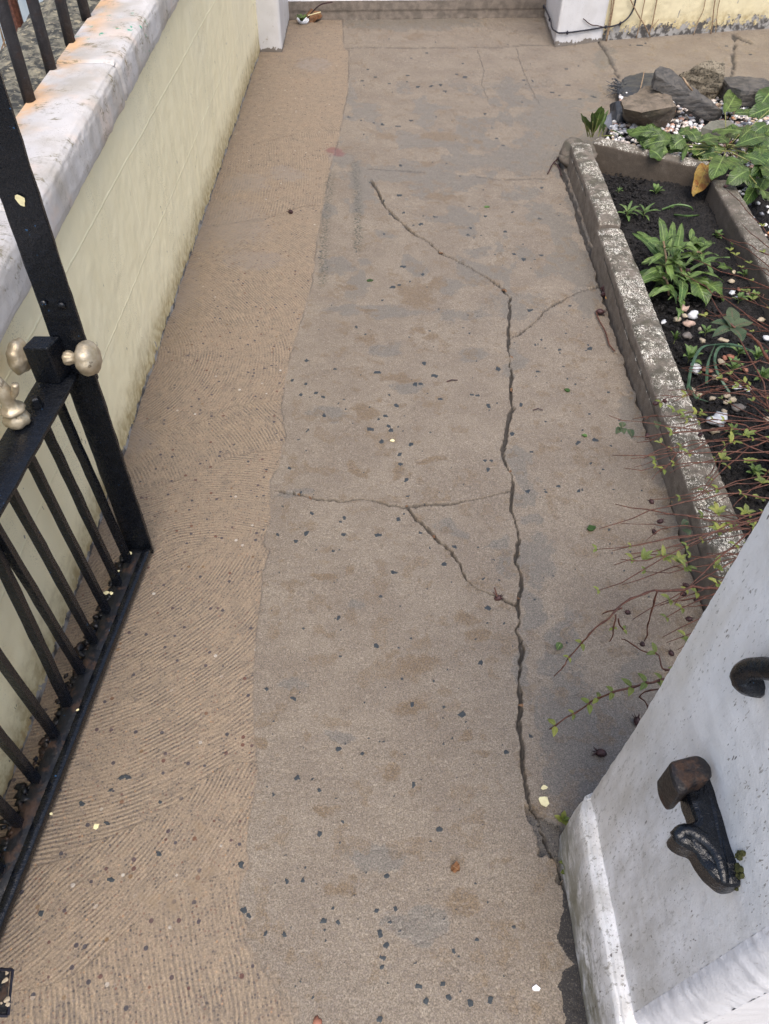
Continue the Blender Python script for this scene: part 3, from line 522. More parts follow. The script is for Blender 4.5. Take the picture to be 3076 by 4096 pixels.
# ---- garden wall on the left (cream face, coping slabs, mossy mortar ledge behind)
def wall_top(y): return .71+.051*(y-1.47)
def build_wall():
    t = thing("garden_wall", "low cream painted block wall with thick white coping running beside the path", "wall", loc=(-.75, 2.5, 0))
    ys = np.linspace(.02, 5.9, 740); zt = np.linspace(0, 1, 110); Y, T = np.meshgrid(ys, zt); Zm = -.06+(wall_top(Y)+.075)*T
    X = -.75+.006*(vn(Y, Zm, 3, 71, 3)-.5)+.004*(vn(Y, Zm, 26, 72, 3)-.5)+.012*sst(.06, 0, Zm)*(vn(Y, Zm, 9, 73, 3)-.35)
    grid_obj("painted_face", np.stack([X, Y, Zm], -1), MAT['cream'], parent=t)
    b = MB(); b.add([(-.762, .02, -.1), (-.762, 5.9, -.1), (-.95, 5.9, -.1), (-.95, .02, -.1), (-.762, .02, wall_top(.02)), (-.762, 5.9, wall_top(5.9)), (-.95, 5.9, wall_top(5.9)), (-.95, .02, wall_top(.02))], [(0, 1, 5, 4), (1, 2, 6, 5), (2, 3, 7, 6), (3, 0, 4, 7), (4, 5, 6, 7)])
    b.build("core", MAT['step'], t)
    # coping slabs
    joints = [-.02, .62, 1.52, 2.33, 3.2, 4.1, 5.0, 5.9]
    prof = [(-.748, -.004), (-.722, .0), (-.717, .02), (-.718, .075), (-.722, .092), (-.734, .103), (-.76, .107), (-.82, .104), (-.895, .099)]
    for i, (a, bb) in enumerate(zip(joints, joints[1:])):
        ny = int((bb-a)/.009); ya = np.linspace(a+.0022, bb-.0022, ny); n = 46; tt = np.linspace(0, len(prof)-1, n); px_ = np.interp(tt, range(len(prof)), [p[0] for p in prof]); pz = np.interp(tt, range(len(prof)), [p[1] for p in prof])
        YY, PX = np.meshgrid(ya, px_, indexing='ij'); PZ = np.broadcast_to(pz, YY.shape)
        nz = vn(YY*1.0, PX+PZ, 14, 81+i, 3)-.5; n2 = vn(YY, PX*3+PZ*3, 55, 91, 2)-.5
        endc = np.minimum(YY-a, bb-YY); rnd = .010*sst(.012, 0, endc)
        top = sst(.09, .10, PZ); Xo = PX+.007*nz*(PZ < .1)+.003*n2-rnd*(PX > -.73); Zo = wall_top(YY)+PZ+.006*nz*top+.003*n2-rnd*top-.010*sst(.012, 0, PZ)*(vn(YY, PX*0, 22, 95, 3)-.3)
        grid_obj("coping_slab", np.stack([Xo, YY, Zo], -1), MAT['coping'], parent=t)
    ys = np.linspace(.02, 6.4, 420); xs = np.linspace(-1.115, -.868, 40); X, Y = np.meshgrid(xs, ys)
    Z = wall_top(Y)+.088+.028*(vn(X, Y, 9, 101, 4)-.5)+.018*(vn(X, Y, 34, 102, 3)-.5)-.02*sst(-1.05, -1.115, X)-.06*sst(-.885, -.87, X)
    Xe = X-.03*(vn(Y, Y*0, 8, 103, 3)-.5)*sst(-1.0, -1.115, X); Z = np.concatenate([np.full((len(ys), 1), -.1), Z], 1); Xe = np.concatenate([Xe[:, :1], Xe], 1); Y2 = np.concatenate([Y[:, :1], Y], 1)
    grid_obj("mortar_ledge", np.stack([Xe, Y2, Z], -1)[:, ::1], MAT['mortar'], parent=t)
build_wall()
# ---- railing set in the coping
t = thing("railing", "row of black iron railing bars standing in the rust stained white coping", "railing", loc=(-.9, 2, .8))
for i in range(14):
    y = .62+.2085*i+ (0.0 if i < 7 else 0); x = -.868-.0175*(y-1.2)-.008
    m = MB(); lean = random.uniform(-.006, .006)
    m.tube([(x+lean*k, y, wall_top(y)+.08+k*.16) for k in range(7)], .0165, 8, jit=.03); m.build("bar", MAT['rail'], t, True)
m = MB(); m.flat((-.86, .5, 1.72), (-.93, 3.5, 1.88), (1, 0, 0), .045, .012, 8); m.build("top_rail", MAT['rail'], t)
# ---- porch
def prism(name, P, z0, z1, mat, parent=None, bev=.012, rough=.004):
    """vertical prism, finely gridded sides so the corners can be worn"""
    m = MB(); n = len(P); ring = []
    for i in range(n):
        a, b = Vector((*P[i], 0)), Vector((*P[(i+1) % n], 0)); L = (b-a).length; k = max(2, int(L/.02))
        for j in range(k):
            tt = j/k; p = a.lerp(b, tt); d = min(tt, 1-tt)*L; ring.append((p, d))
    cen = sum((Vector((*p, 0)) for p in P), Vector())/n; zs = [z0+(z1-z0)*(q**1.0) for q in np.linspace(0, 1, max(3, int((z1-z0)/.03)))]
    vs = []
    for z in zs:
        for p, d in ring:
            q = p.copy(); inn = (cen-p).normalized(); f = max(0, 1-d/bev) if d < bev else 0
            q += inn*(bev*.5*f+rough*(mn.noise(Vector((p.x*20, p.y*20, z*20)))+.5*mn.noise(Vector((p.x*60, p.y*60, z*60))))); vs.append((q.x, q.y, z))
    N = len(ring); fs = [(r*N+k, r*N+(k+1) % N, (r+1)*N+(k+1) % N, (r+1)*N+k) for r in range(len(zs)-1) for k in range(N)]
    fs.append(tuple(range((len(zs)-1)*N, len(zs)*N))); m.add(vs, fs); return m.build(name, mat, parent, True)
tag(prism("porch_pillar", [(-.80, 5.48), (-.605, 5.475), (-.62, 6.34), (-.80, 6.34)], -.0, 2.7, MAT['porch']), "white painted porch pillar at the far end of the cream garden wall", "pillar")
tag(prism("porch_pillar", [(1.217, 5.72), (1.569, 5.868), (1.62, 6.7), (1.262, 6.6)], -.0, 2.7, MAT['porch']), "white painted porch pillar with a black cable round its foot", "pillar")
SR = Vector((-.64, 6.197, 0)); SE = Vector((1.30, 6.43, 0)); sdv = (SE-SR).normalized(); snv = Vector((-sdv.y, sdv.x, 0))
t = thing("porch_step", "worn grey concrete step below the white door sill", "step", loc=tuple(SR))
ss = np.linspace(0, 1.96, 160); zz = np.concatenate([np.linspace(-.02, .118, 22)]); S_, Z_ = np.meshgrid(ss, zz, indexing='ij'); dd = .006*(vn(S_, Z_, 12, 111, 3)-.5)+.012*sst(.02, 0, Z_)*(vn(S_, Z_, 20, 112, 2)-.6)-.004*sst(.05, .06, Z_)
Pm = np.stack([SR.x+sdv.x*S_+snv.x*dd, SR.y+sdv.y*S_+snv.y*dd, Z_], -1); grid_obj("riser", Pm, MAT['step'], parent=t)
m = MB(); a = SR+snv*.012; b = SR+sdv*1.96+snv*.012; c, d = b+snv*.6, a+snv*.6
m.add([(p.x, p.y, z) for z in (-.02, .116) for p in (a, b, c, d)], [(4, 5, 6, 7), (0, 1, 5, 4), (1, 2, 6, 5), (2, 3, 7, 6), (3, 0, 4, 7)]); m.build("tread", MAT['step'], t)
m = MB(); a = SR+snv*(-.004); b = SR+sdv*1.96+snv*(-.004); c, d = b+snv*.2, a+snv*.2; m.add([(p.x, p.y, z) for z in (.117, .19) for p in (a, b, c, d)], [(3, 2, 1, 0), (4, 5, 6, 7), (0, 1, 5, 4), (1, 2, 6, 5), (2, 3, 7, 6), (3, 0, 4, 7)])
tag(m.build("door_sill", MAT['sillwhite']), "thin white painted door sill lying on the worn porch step", "sill")
# ---- house front to the right of the porch
HP = Vector((1.569, 5.885, 0)); hd = Vector((2.331, .68, 0)).normalized(); HQ = HP+hd*6.8; hn = Vector((hd.y, -hd.x, 0))
t = thing("house_wall", "cream house wall with paint peeling off along its foot", "wall", loc=tuple(HP))
S_, Z_ = np.meshgrid(np.concatenate([np.linspace(0, 2.43, 250), np.linspace(2.43, 6.8, 80)[1:]]), np.concatenate([np.linspace(-.03, .6, 90), np.linspace(.6, 3.2, 40)[1:]]), indexing='ij'); dd = .010*(vn(S_, Z_, 5, 121, 4)-.5)+.004*(vn(S_, Z_, 40, 122, 2)-.5)
grid_obj("painted_face", np.stack([HP.x+hd.x*S_+hn.x*dd, HP.y+hd.y*S_+hn.y*dd, Z_], -1), MAT['cream_house'], parent=t)
m = MB(); a, b = HP-hn*.02, HQ-hn*.02; c, d = b-hn*.25, a-hn*.25; m.add([(p.x, p.y, z) for z in (-.1, 3.2) for p in (a, b, c, d)], [(4, 5, 6, 7), (0, 1, 5, 4), (1, 2, 6, 5), (2, 3, 7, 6), (3, 0, 4, 7)]); m.build("core", MAT['step'], t)
t = thing("front_door", "plain white front door set back behind the porch step", "door", loc=tuple(SR+snv*.5))
o_ = SR+snv*.45; m = MB()
def slab(a, b, z0, z1, d0, d1, nm, mt):
    m = MB(); q = [o_+sdv*a+snv*d0, o_+sdv*b+snv*d0, o_+sdv*b+snv*d1, o_+sdv*a+snv*d1]; m.add([(p.x, p.y, z) for z in (z0, z1) for p in q], [(3, 2, 1, 0), (4, 5, 6, 7), (0, 1, 5, 4), (1, 2, 6, 5), (2, 3, 7, 6), (3, 0, 4, 7)]); return m.build(nm, MAT[mt], t)
slab(.10, .55, .117, 2.7, .0, .1, "side_panel", 'porch'); slab(1.45, 1.90, .117, 2.7, .0, .1, "side_panel", 'porch'); slab(.55, 1.45, .12, 2.15, .04, .09, "leaf", 'sillwhite'); slab(.55, 1.45, 2.152, 2.7, .0, .1, "head_panel", 'porch')
for a in (.65, 1.05):
    for z in (.3, 1.1): slab(a, a+.3, z, z+.65, .025, .0399, "panel", 'porch')
# the neighbour's side beyond the wall: pale rendered wall
m = MB(); m.box((-2.55, .5, -.1), (-2.35, 12, .75)); tag(m.build("neighbour_wall", MAT['paleblue']), "pale blue rendered wall seen between the black railing bars", "wall")
m = MB(); m.box((-2.35, .5, -.1), (-1.13, 12, -.02)); tag(m.build("neighbour_path", MAT['paleblue']), kind='structure')
# ---- right gate pillar
def build_pillar():
    t = thing("gate_pillar", "white painted square gate pillar with a mossy plinth and black iron keepers", "pillar", loc=(.58, .33, 0))
    # shaft: face toward the opening, rough arris, face toward the street
    P = [(.41, .52), (.41, .197), (.414, .186), (.430, .166), (.444, .158), (.76, .156), (.76, .52)]
    ring = []
    for i in range(len(P)-1):
        a, b = Vector(P[i]), Vector(P[i+1]); k = max(2, int((b-a).length/.008))
        for j in range(k): ring.append((a.lerp(b, j/k), i in (1, 2, 3)))
    ring.append((Vector(P[-1]), False))
    zs = np.linspace(.19, 1.16, 130)
    def sheet(rg, name, mat, amp, bulge=0):
        G = np.zeros((len(zs), len(rg), 3))
        for j, (p, e) in enumerate(rg):
            for i, z in enumerate(zs):
                q = Vector((p.x, p.y, z)); nn = mn.noise(q*35)+.6*mn.noise(q*90); cen = Vector((.58, .34, z)); o = (q-cen).normalized()
                nn = nn if amp < .002 else mn.noise(q*70)+.8*mn.noise(q*160); q = q+o*(amp*nn+bulge*(math.sin(math.pi*j/max(1, len(rg)-1))))
                fl = .012*max(0, (.50-z)/.3)*max(0, 1-(p.x-.41)/.05) if p.y > .5 else 0   # base of the far arris spreads a little
                G[i, j] = (q.x-fl*.0, q.y+fl, q.z)
        grid_obj(name, G, mat, parent=t)
    i0 = next(i for i, r in enumerate(ring) if r[1]); i1 = len(ring)-next(i for i, r in enumerate(ring[::-1]) if r[1])
    sheet(ring[:i0+1], "shaft_face", MAT['pillar'], .0012); sheet(ring[i0:i1+1], "rough_arris", MAT['render_edge'], .0030, .0025); sheet(ring[i1:], "street_face", MAT['render_edge'], .0014)
    m = MB(); m.box((.421, .19, .1), (.765, .53, 1.155)); m.build("core", MAT['render_edge'], t)
    # plinth with rounded ledge
    prof = [(.388, -.06), (.388, .02), (.389, .10), (.389, .165), (.392, .185), (.398, .197), (.404, .203), (.412, .206), (.43, .207)]
    ys = np.linspace(.12, .53, 110); nn = 50; tt = np.linspace(0, len(prof)-1, nn); px_ = np.interp(tt, range(len(prof)), [p[0] for p in prof]); pz = np.interp(tt, range(len(prof)), [p[1] for p in prof])
    YY, PX = np.meshgrid(ys, px_, indexing='ij'); PZ = np.broadcast_to(pz, YY.shape); e = sst(.49, .53, YY)
    X = PX+.005*(vn(YY, PZ, 26, 131, 4)-.5)+.006*e; Z = PZ+.005*(vn(YY, PX, 30, 132, 3)-.5)-.006*e
    grid_obj("plinth", np.stack([X, YY, Z], -1), MAT['pillar'], parent=t)
    prism("plinth_block", [(.391, .125), (.77, .125), (.77, .548), (.391, .548)], -.05, .192, MAT['pillar'], t, .035, .0025)
    prism("plinth_step", [(.4135, .30), (.765, .30), (.765, .537), (.4135, .537)], .19, .268, MAT['pillar'], t, .03, .002)
    m = MB(); m.box((.385, .12, 1.157), (.80, .56, 1.23)); m.add([(.385, .12, 1.23), (.80, .12, 1.23), (.80, .56, 1.23), (.385, .56, 1.23), (.59, .34, 1.36)], [(0, 1, 4), (1, 2, 4), (2, 3, 4), (3, 0, 4)]); m.build("cap", MAT['pillar'], t)
    # iron keeper: flat casting with a notch, projecting from the face
    kq = lambda pts, z: [W(2600+x/2.0105, 2500+y/2.0105, z) for x, y in pts]
    def casting(P, z0, z1, name, bev=.004, rf=.0022):
        Q = []
        for i, p in enumerate(P):
            q = P[(i+1) % len(P)]
            for k in range(5): Q.append(p.lerp(q, k/5))
        n = len(Q); Q = [(Q[i-2]+Q[i-1]*2+Q[i]*3+Q[(i+1) % n]*2+Q[(i+2) % n])/9 for i in range(n)]
        area = sum(Q[i].x*Q[(i+1) % n].y-Q[(i+1) % n].x*Q[i].y for i in range(n)); sg = 1 if area > 0 else -1
        NV = []
        for i in range(n):
            d = (Q[(i+1) % n]-Q[i-1]); NV.append(Vector((d.y, -d.x, 0)).normalized()*sg)
        c = sum(Q, Vector())/n; rings = []
        for z, off in ((z0, bev), (z0+bev*.6, 0), (z1-bev, 0), (z1-bev*.3, bev*.4), (z1, bev*1.3), (z1, bev*3)):
            rings.append([(min(.419, (p-v*off).x), (p-v*off).y, z+rf*mn.noise(Vector((p.x*70, p.y*70, z*40)))) for p, v in zip(Q, NV)])
        vs = [v for r in rings for v in r]; fs = [(r*n+k, r*n+(k+1) % n, (r+1)*n+(k+1) % n, (r+1)*n+k) for r in range(len(rings)-1) for k in range(n)]
        fs += [tuple(range(n-1, -1, -1)), tuple(range((len(rings)-1)*n, len(rings)*n))]
        m = MB(); m.add(vs, fs); o = m.build(name, MAT['iron'], t, False)
        bm = bmesh.new(); bm.from_mesh(o.data); bmesh.ops.triangulate(bm, faces=[f for f in bm.faces if len(f.verts) > 4]); bmesh.ops.recalc_face_normals(bm, faces=bm.faces); bm.to_mesh(o.data); bm.free(); return o
    casting(kq([(300,1120),(400,1060),(470,1100),(540,1190),(610,1330),(625,1440),(665,1545),(695,1655),(722,1755),(738,1880),(748,2000),(742,2095),(650,2105),(575,2075),(495,2010),(425,1915),(370,1815),(300,1790),(235,1755),(200,1715),(190,1680),(205,1648),(250,1620),(330,1590),(372,1570),(345,1500),(310,1400),(290,1250)], .686), .655, .688, "latch_keeper", .006, .003)
    casting(kq([(150,1125),(175,1098),(260,1070),(380,1045),(440,1075),(490,1140),(500,1215),(470,1250),(330,1290),(300,1345),(235,1360),(195,1300),(160,1210)], .712), .660, .716, "keeper_block", .005, .0015).data.materials[0] = MAT['brownblack']
    m = MB(); m.tube(bez([Vector((*p.xy, z)) for p, z in zip(kq([(215,1690),(300,1640),(400,1690),(490,1760),(560,1870),(590,1960),(620,2060)], .690), (.681, .685, .686, .686, .686, .685, .682))], 4), [.007, .0075, .008, .008, .008, .008, .0085, .009, .009, .009, .009, .009, .009, .009, .009, .0088, .0085, .008, .008, .0075, .007, .007, .0065, .006, .006], 8, jit=.06); m.build("keeper_horn", MAT['iron'], t, True)
    m = MB(); m.tube(bez([W(x, y, z) for x, y, z in ((3035,2748,.862),(2990,2738,.868),(2966,2710,.874),(2985,2682,.886),(3040,2672,.902),(3120,2680,.920),(3200,2700,.938))], 4), .0115, 10, jit=.05); m.build("latch_hook", MAT['iron'], t, True)
    m = MB(); 
    for x, y in ((2925, 3530), (2955, 3470), (2968, 3420), (2940, 3545), (2900, 3535), (2962, 3510)): [m.blob(WX(x+random.uniform(-14, 14), y+random.uniform(-14, 14), .409), random.uniform(.002, .0045), 1, .8) for _ in range(9)]
    m.build("moss_tuft", MAT['moss'], t)
build_pillar()
# ================================================================== GATE
def gx(y): return -.578-.095*(1.25-y)       # outer (path side) line of the gate frame
def build_gate():
    t = thing("iron_gate", "black wrought iron garden gate standing open against the cream wall", "gate", loc=(-.65, .7, 0))
    m = MB(); m.flat((-.609, 1.257, .012), (-.609, 1.257, .60), (1, 0, 0), .066, .011, 30, .0008); m.flat((-.609, 1.262, .58), (-.605, 1.262, 1.45), (1, 0, 0), .068, .010, 40, .0008)
    m.build("latch_stile", MAT['iron'], t)
    m = MB(); m.flat((gx(.08)-.03, .08, .012), (gx(.08)-.03, .08, 1.45), (1, 0, 0), .066, .012, 20); m.build("hinge_stile", MAT['iron'], t)
    m = MB(); m.flat((-.605, 1.257, 1.44), (gx(.08)-.03, .08, 1.44), (1, 0, 0), .06, .01, 20); m.build("top_rail", MAT['iron'], t)
    m = MB(); ys = np.linspace(1.252, .085, 60)
    for k, (off, wd, z, th, amp) in enumerate(((-.010, .020, .027, .022, .0012), (-.036, .036, .0285, .012, .0035))):
        b = MB(); P0 = None; n = 8; vs = []
        pr = [(-.5, -.36), (-.45, -.5), (.45, -.5), (.5, -.36), (.5, .36), (.45, .5), (-.45, .5), (-.5, .36)]
        for y in ys:
            for a, c in pr:
                q = Vector((gx(y)+off+a*wd, y, z+c*th)); vs.append(q+Vector((mn.noise(q*60)*amp, 0, mn.noise(q*70+Vector((9, 9, 9)))*amp*1.3)))
        fs = [(i*n+j, i*n+(j+1) % n, (i+1)*n+(j+1) % n, (i+1)*n+j) for i in range(len(ys)-1) for j in range(n)]+[tuple(range(n-1, -1, -1)), tuple(range((len(ys)-1)*n, len(ys)*n))]
        b.add(vs, fs); b.build("bottom_rail", MAT['rusty' if k else 'iron'], t, True)
    # lock rail
    m = MB(); n = 8; vs = []; ys = np.linspace(1.252, .085, 50)
    for y in ys:
        xo = -.609-.068*(1.252-y)
        for a, c in [(-.5, -.36), (-.48, -.5), (.48, -.5), (.5, -.36), (.5, .36), (.48, .5), (-.48, .5), (-.5, .36)]:
            q = Vector((xo-.0375+a*.075, y, .596+c*.011)); vs.append(q+Vector((mn.noise(q*50)*.0012, 0, mn.noise(q*60)*.0012)))
    m.add(vs, [(i*n+j, i*n+(j+1) % n, (i+1)*n+(j+1) % n, (i+1)*n+j) for i in range(len(ys)-1) for j in range(n)]+[tuple(range(n-1, -1, -1)), tuple(range((len(ys)-1)*n, len(ys)*n))])
    m.build("lock_rail", MAT['iron'], t, True)
    bars = [1.206, 1.129, 1.045, .956, .876, .721, .623, .535, .45, .365, .28, .195]
    for y in bars:
        m = MB(); xb = gx(y)-.046; xt = -.609-.068*(1.252-y)-.040
        pts = [(xb+(xt-xb)*k/14+random.uniform(-.0006, .0006), y+.004, .03+(.592-.03)*k/14) for k in range(15)]
        m.tube(pts, .0112, 4, ang=math.pi/4+.0, jit=.05, ref=(0, 1, 0)); m.build("bar", MAT['iron'], t)
    m = MB(); a = Vector((gx(.80)-.048, .80, .03)); b = W(-28, 2040, .592)+Vector((-.03, 0, 0))
    m.tube([a.lerp(b, k/14) for k in range(15)], .0125, 4, ang=math.pi/4, jit=.05, ref=(0, 1, 0)); m.build("brace_bar", MAT['iron'], t)
    # dirt and old paint flakes packed along the rail between the bars
    m = MB()
    for y in np.arange(1.23, .12, -.013):
        for k in range(3): m.blob((gx(y)-.054-abs(random.gauss(0, .011)), y+random.uniform(-.008, .008), .024+random.uniform(-.012, .006)), random.uniform(.004, .0105), 2, 1.1, sq=(1, 1.3, .7))
    m.build("rust_crust", MAT['rusty'], t, True)
    m = MB()
    for x, y, r in ((520, 2212, .005), (472, 2285, .004), (470, 2318, .003), (425, 2370, .006), (445, 2372, .005), (412, 2395, .003), (310, 2840, .003), (205, 3255, .003)):
        p = W(x, y, .046); m = MB(); m.blob(p, r, 1, .6, sq=(1, 1.3, .35)); m.build("paint_flake", MAT['flake'], t)
    # lock box and the two knobs
    m = MB(); z0, z1 = .6025, .688; xa, xb = -.681, -.634
    vs = []
    for z in (z0, z1):
        vs += [(xa-.002, 1.214, z), (xb, 1.214, z), (xb+.012, 1.256, z), (xa+.008, 1.256, z)]
    m.add(vs, [(3, 2, 1, 0), (4, 5, 6, 7), (0, 1, 5, 4), (1, 2, 6, 5), (2, 3, 7, 6), (3, 0, 4, 7)]); lb = m.build("lock_box", MAT['iron'], t)
    bv = lb.modifiers.new("b", 'BEVEL'); bv.width = .003; bv.segments = 2
    m = MB(); m.box((-.650, 1.2265, .602), (-.618, 1.2275, .70)); 
    kp = [(h_*.96, r_*.93) for h_, r_ in [(0, .0145), (.004, .0155), (.010, .0150), (.017, .0118), (.024, .0120), (.029, .018), (.033, .029), (.040, .0355), (.050, .0375), (.060, .0345), (.067, .026), (.071, .014), (.0725, .004)]]
    m = MB(); m.lathe([(h-.004, r) for h, r in kp], (-.607, 1.226, .657), (1, -.10, .06), 40, .13, 8, .032); m.build("gold_knob", MAT['gold'], t, True)
    m = MB(); m.lathe([(h*.86-.012, r) for h, r in kp], (-.679, 1.236, .652), (-1, .05, -.05), 40, .13, 8, .032); m.build("gold_knob", MAT['gold'], t, True)
    # rivets, nut on the lock rail
    for x, y in ((175, 1213), (248, 1221)):
        p = WL(x, y, (-.6, 1.2555), (-.7, 1.2555)); m = MB(); m.lathe([(0, .0075), (.003, .0065), (.0048, .003), (.005, .0005)], p, (0, -1, 0), 12); m.build("rivet", MAT['iron'], t, True)
    m = MB(); p = W(150, 1622, .602); m.lathe([(0, .013), (.004, .013), (.004, .0105), (.018, .0095), (.021, .007)], p, (0, 0, 1), 5, .1); m.build("nut", MAT['iron'], t)
    # gold finial of a dog bar
    p = W(78, 1694, .602); fi = MB()
    pr = [(0, .008), (.002, .020), (.008, .0245), (.016, .025), (.024, .022), (.030, .0165), (.033, .0165), (.036, .022), (.041, .0245), (.046, .021), (.050, .0145), (.062, .0135), (.074, .0150), (.086, .0165), (.100, .0135), (.115, .0095), (.130, .005), (.137, .001)]
    pr = [(h*.88, r) for h, r in pr]; fi.lathe(pr, p, (-.05, 0, 1), 28, .16)
    for sg in (-1, 1):
        b = p+Vector((0, 0, .062)); fi.tube(bez([b+Vector((.006*sg, 0, 0)), b+Vector((.020*sg, -.002, .016)), b+Vector((.026*sg, -.003, .034)), b+Vector((.022*sg, -.003, .026)), b+Vector((.020*sg, -.002, .02))], 4), [.006]*8+[.0065]*9, 10)
    fi.build("gold_finial", MAT['gold'], t, True)
    m = MB(); c = WL(84, 800, (-.6, 1.2565), (-.7, 1.2565)); pts = [c+Vector((.0075*math.cos(a)*(1+.25*math.sin(a*3)), -.0022, .011*math.sin(a)*(1+.2*math.cos(a*2+1)))) for a in np.linspace(0, 2*math.pi, 14)[:-1]]
    m.add(pts, [tuple(range(13))]); f = m.build("paint_patch", MAT['flake'], t)
build_gate()
# rusted floor plate at the hinge
t = thing("hinge_block", "small rusty iron block sunk in the concrete under the open gate", "hinge", loc=tuple(W(20, 3970)))
m = MB(); a, b, c, d = W(-120, 3880), W(42, 3888), W(26, 4055), W(-140, 4050); up = Vector((0, 0, .012))
m.add([q-up*2 for q in (a, b, c, d)]+[q+up*.2 for q in (a, b, c, d)], [(4, 7, 6, 5), (0, 1, 5, 4), (1, 2, 6, 5), (2, 3, 7, 6), (3, 0, 4, 7)]); m.build("iron_plate", MAT['rusty'], t)
m = MB(); 
for q, r in (((-120, 3872), (52, 3880)), ((52, 3880), (33, 4062)), ((33, 4062), (-140, 4060))): m.tube([W(*q)+Vector((0, 0, .001)), W(*r)+Vector((0, 0, .001))], .0034, 4)
m.build("joint_gap", MAT['cable'], t)
m = MB()
for k in range(9):
    m = MB(); x, y = random.choice([(random.uniform(0, 40), random.choice([3895, 4045])), (random.uniform(25, 38)-(0), random.uniform(3900, 4040)), (random.uniform(0, 30), random.uniform(3900, 4040))]); m.blob(W(x, y)+Vector((0, 0, .004)), random.uniform(.002, .005), 1, .7, sq=(1, 1, .3)); m.build("old_paint", MAT['peb_cream'], t)
# ================================================================== PLANTER
def z7(x, y, z=0.0): return W(2246+x/2, y/2, z)                 # from enlarged crops of the photo
def z6(x, y, z=0.0): return W(2200+x/1.896, 500+y/1.896, z)
def zb(x, y, z=0.0): return W(2200+x/1.896, 1400+y/1.896, z)
def zk(x, y, z=0.0): return W(2246+x/2, 1000+y/2, z)
def kerb(name, A, B, width, h, z0, side, lab, cat, fleck=1.0, seed=0, cracks=None, n=None, shade_tone=0.0):
    """edging stone whose outer foot runs A->B (function or straight), width to the 'side' direction"""
    L = (Vector(B)-Vector(A)).length if not callable(A) else B; N = n or int(L/.006)
    prof = [(0, z0), (.000, h*.55), (.001, h*.90), (.005, h*.97), (.014, h*1.0), (width*.5, h*1.03), (width-.014, h*1.0), (width-.004, h*.95), (width, h*.8), (width, z0)]
    cum = [0]
    for p, q in zip(prof, prof[1:]): cum.append(cum[-1]+math.hypot(q[0]-p[0], q[1]-p[1]))
    K = 64; tt = np.linspace(0, cum[-1], K); pw = np.interp(tt, cum, [p[0] for p in prof]); pz = np.interp(tt, cum, [p[1] for p in prof])
    S = np.linspace(0, 1, N); P = np.zeros((N, K, 3)); at = np.zeros((N, K, 4))
    for i, s in enumerate(S):
        if callable(A): o, d = A(s)
        else: o = Vector(A).lerp(Vector(B), s); d = (Vector(B)-Vector(A)).normalized()
        nv = Vector((d.y, -d.x, 0))*side
        ends = min(s, 1-s)*L; er = max(0, 1-ends/.03)**2
        for j in range(K):
            ww = pw[j]; w2 = width/2+(ww-width/2)*(1-.16*er); zz = pz[j]-.018*er*(pz[j] > 0)
            q = o+nv*w2; P[i, j] = (q.x, q.y, zz)
    SS = np.repeat((S*L)[:, None], K, 1); TT = np.repeat(tt[None], N, 0)
    nn = vn(SS, TT, 16, 201+seed, 4)-.5; n2 = vn(SS, TT, 70, 203+seed, 2)-.5
    P[..., 2] += (.003*nn+.0025*n2)*(TT > h*.7)*(TT < cum[-1]-h*.7); 
    dN = .0025*nn+.0025*n2
    nx, ny_ = (P[:, -1, :2]-P[:, 0, :2]).T; ln = np.hypot(nx, ny_)+1e-9
    sgn = np.where(TT < cum[-1]/2, -1, 1); P[..., 0] += dN*sgn*(nx/ln)[:, None]; P[..., 1] += dN*sgn*(ny_/ln)[:, None]
    for pts in (cracks or []):
        u = np.interp(SS, [p[0] for p in pts], [p[1] for p in pts])+.010*(vn(SS, SS*0, 28, 210+seed, 3)-.5); dd = np.abs(TT-u)
        ok = (SS > pts[0][0]) & (SS < pts[-1][0]); ck = sst(.0055, .002, dd)*ok*sst(.25, .42, vn(SS, SS*0, 9, 215+seed, 2)); at[..., 0] = np.maximum(at[..., 0], ck); P[..., 2] -= .007*ck
    at[..., 1] = fleck; at[..., 2] = shade_tone; at[..., 3] = 1  # third channel: how much shade is put into the stone's colour
    if side > 0 or True:
        o = grid_obj(name, P if side < 0 else P[:, ::1], MAT['edging'], {'m1': at})
    # end caps
    m = o.data; bm = bmesh.new(); bm.from_mesh(m); be = [e for e in bm.edges if e.is_boundary]
    bm.verts.ensure_lookup_table(); ly = bm.verts.layers.float_color['m1']
    for i in (0, N-1):
        try: bm.faces.new([bm.verts[i*K+j] for j in range(K)])
        except Exception: pass
    bmesh.ops.recalc_face_normals(bm, faces=bm.faces); bm.to_mesh(m); bm.free()
    return tag(o, lab, cat)
def KA(y0, y1, dx=0):
    def f(s):
        y = y0+(y1-y0)*s; x = float(kerb_x(y))+dx; return Vector((x, y, 0)), Vector((float(kerb_x(y+.01)-kerb_x(y-.01)), .02, 0)).normalized()
    return f
kerb("edging_stone", KA(2.965, 3.80, .006), .835, .100, .118, -.06, 1, "broken far length of pale flecked concrete edging beside the path", "edging", 1.0, 1, [[(.30, .150), (.855, .142)]])
kerb("edging_stone", KA(.62, 2.920, -.014), 2.305, .108, .118, -.06, 1, "long cracked near length of white flecked concrete edging under the red twigs", "edging", .95, 2, [[(.55, .125), (1.1, .140), (1.7, .128), (2.1, .150)]])
BA, BB = Vector((1.066, 3.800, 0)), Vector((1.525, 3.525, 0))
kerb("edging_stone", BA, BB+(BB-BA).normalized()*.09, .085, .12, -.08, -1, "dark concrete edging across the back of the soil bed under the dock leaves", "edging", .9, 3, shade_tone=1.0)  # its shaded face is darkened in the colour
kerb("edging_stone", Vector((1.470, 2.25, 0)), Vector((1.540, 3.40, 0)), .10, .12, -.08, 1, "grey concrete edging on the far side of the dark soil bed", "edging", .35, 4, shade_tone=.8)  # shade painted into the colour here too, a bit weaker
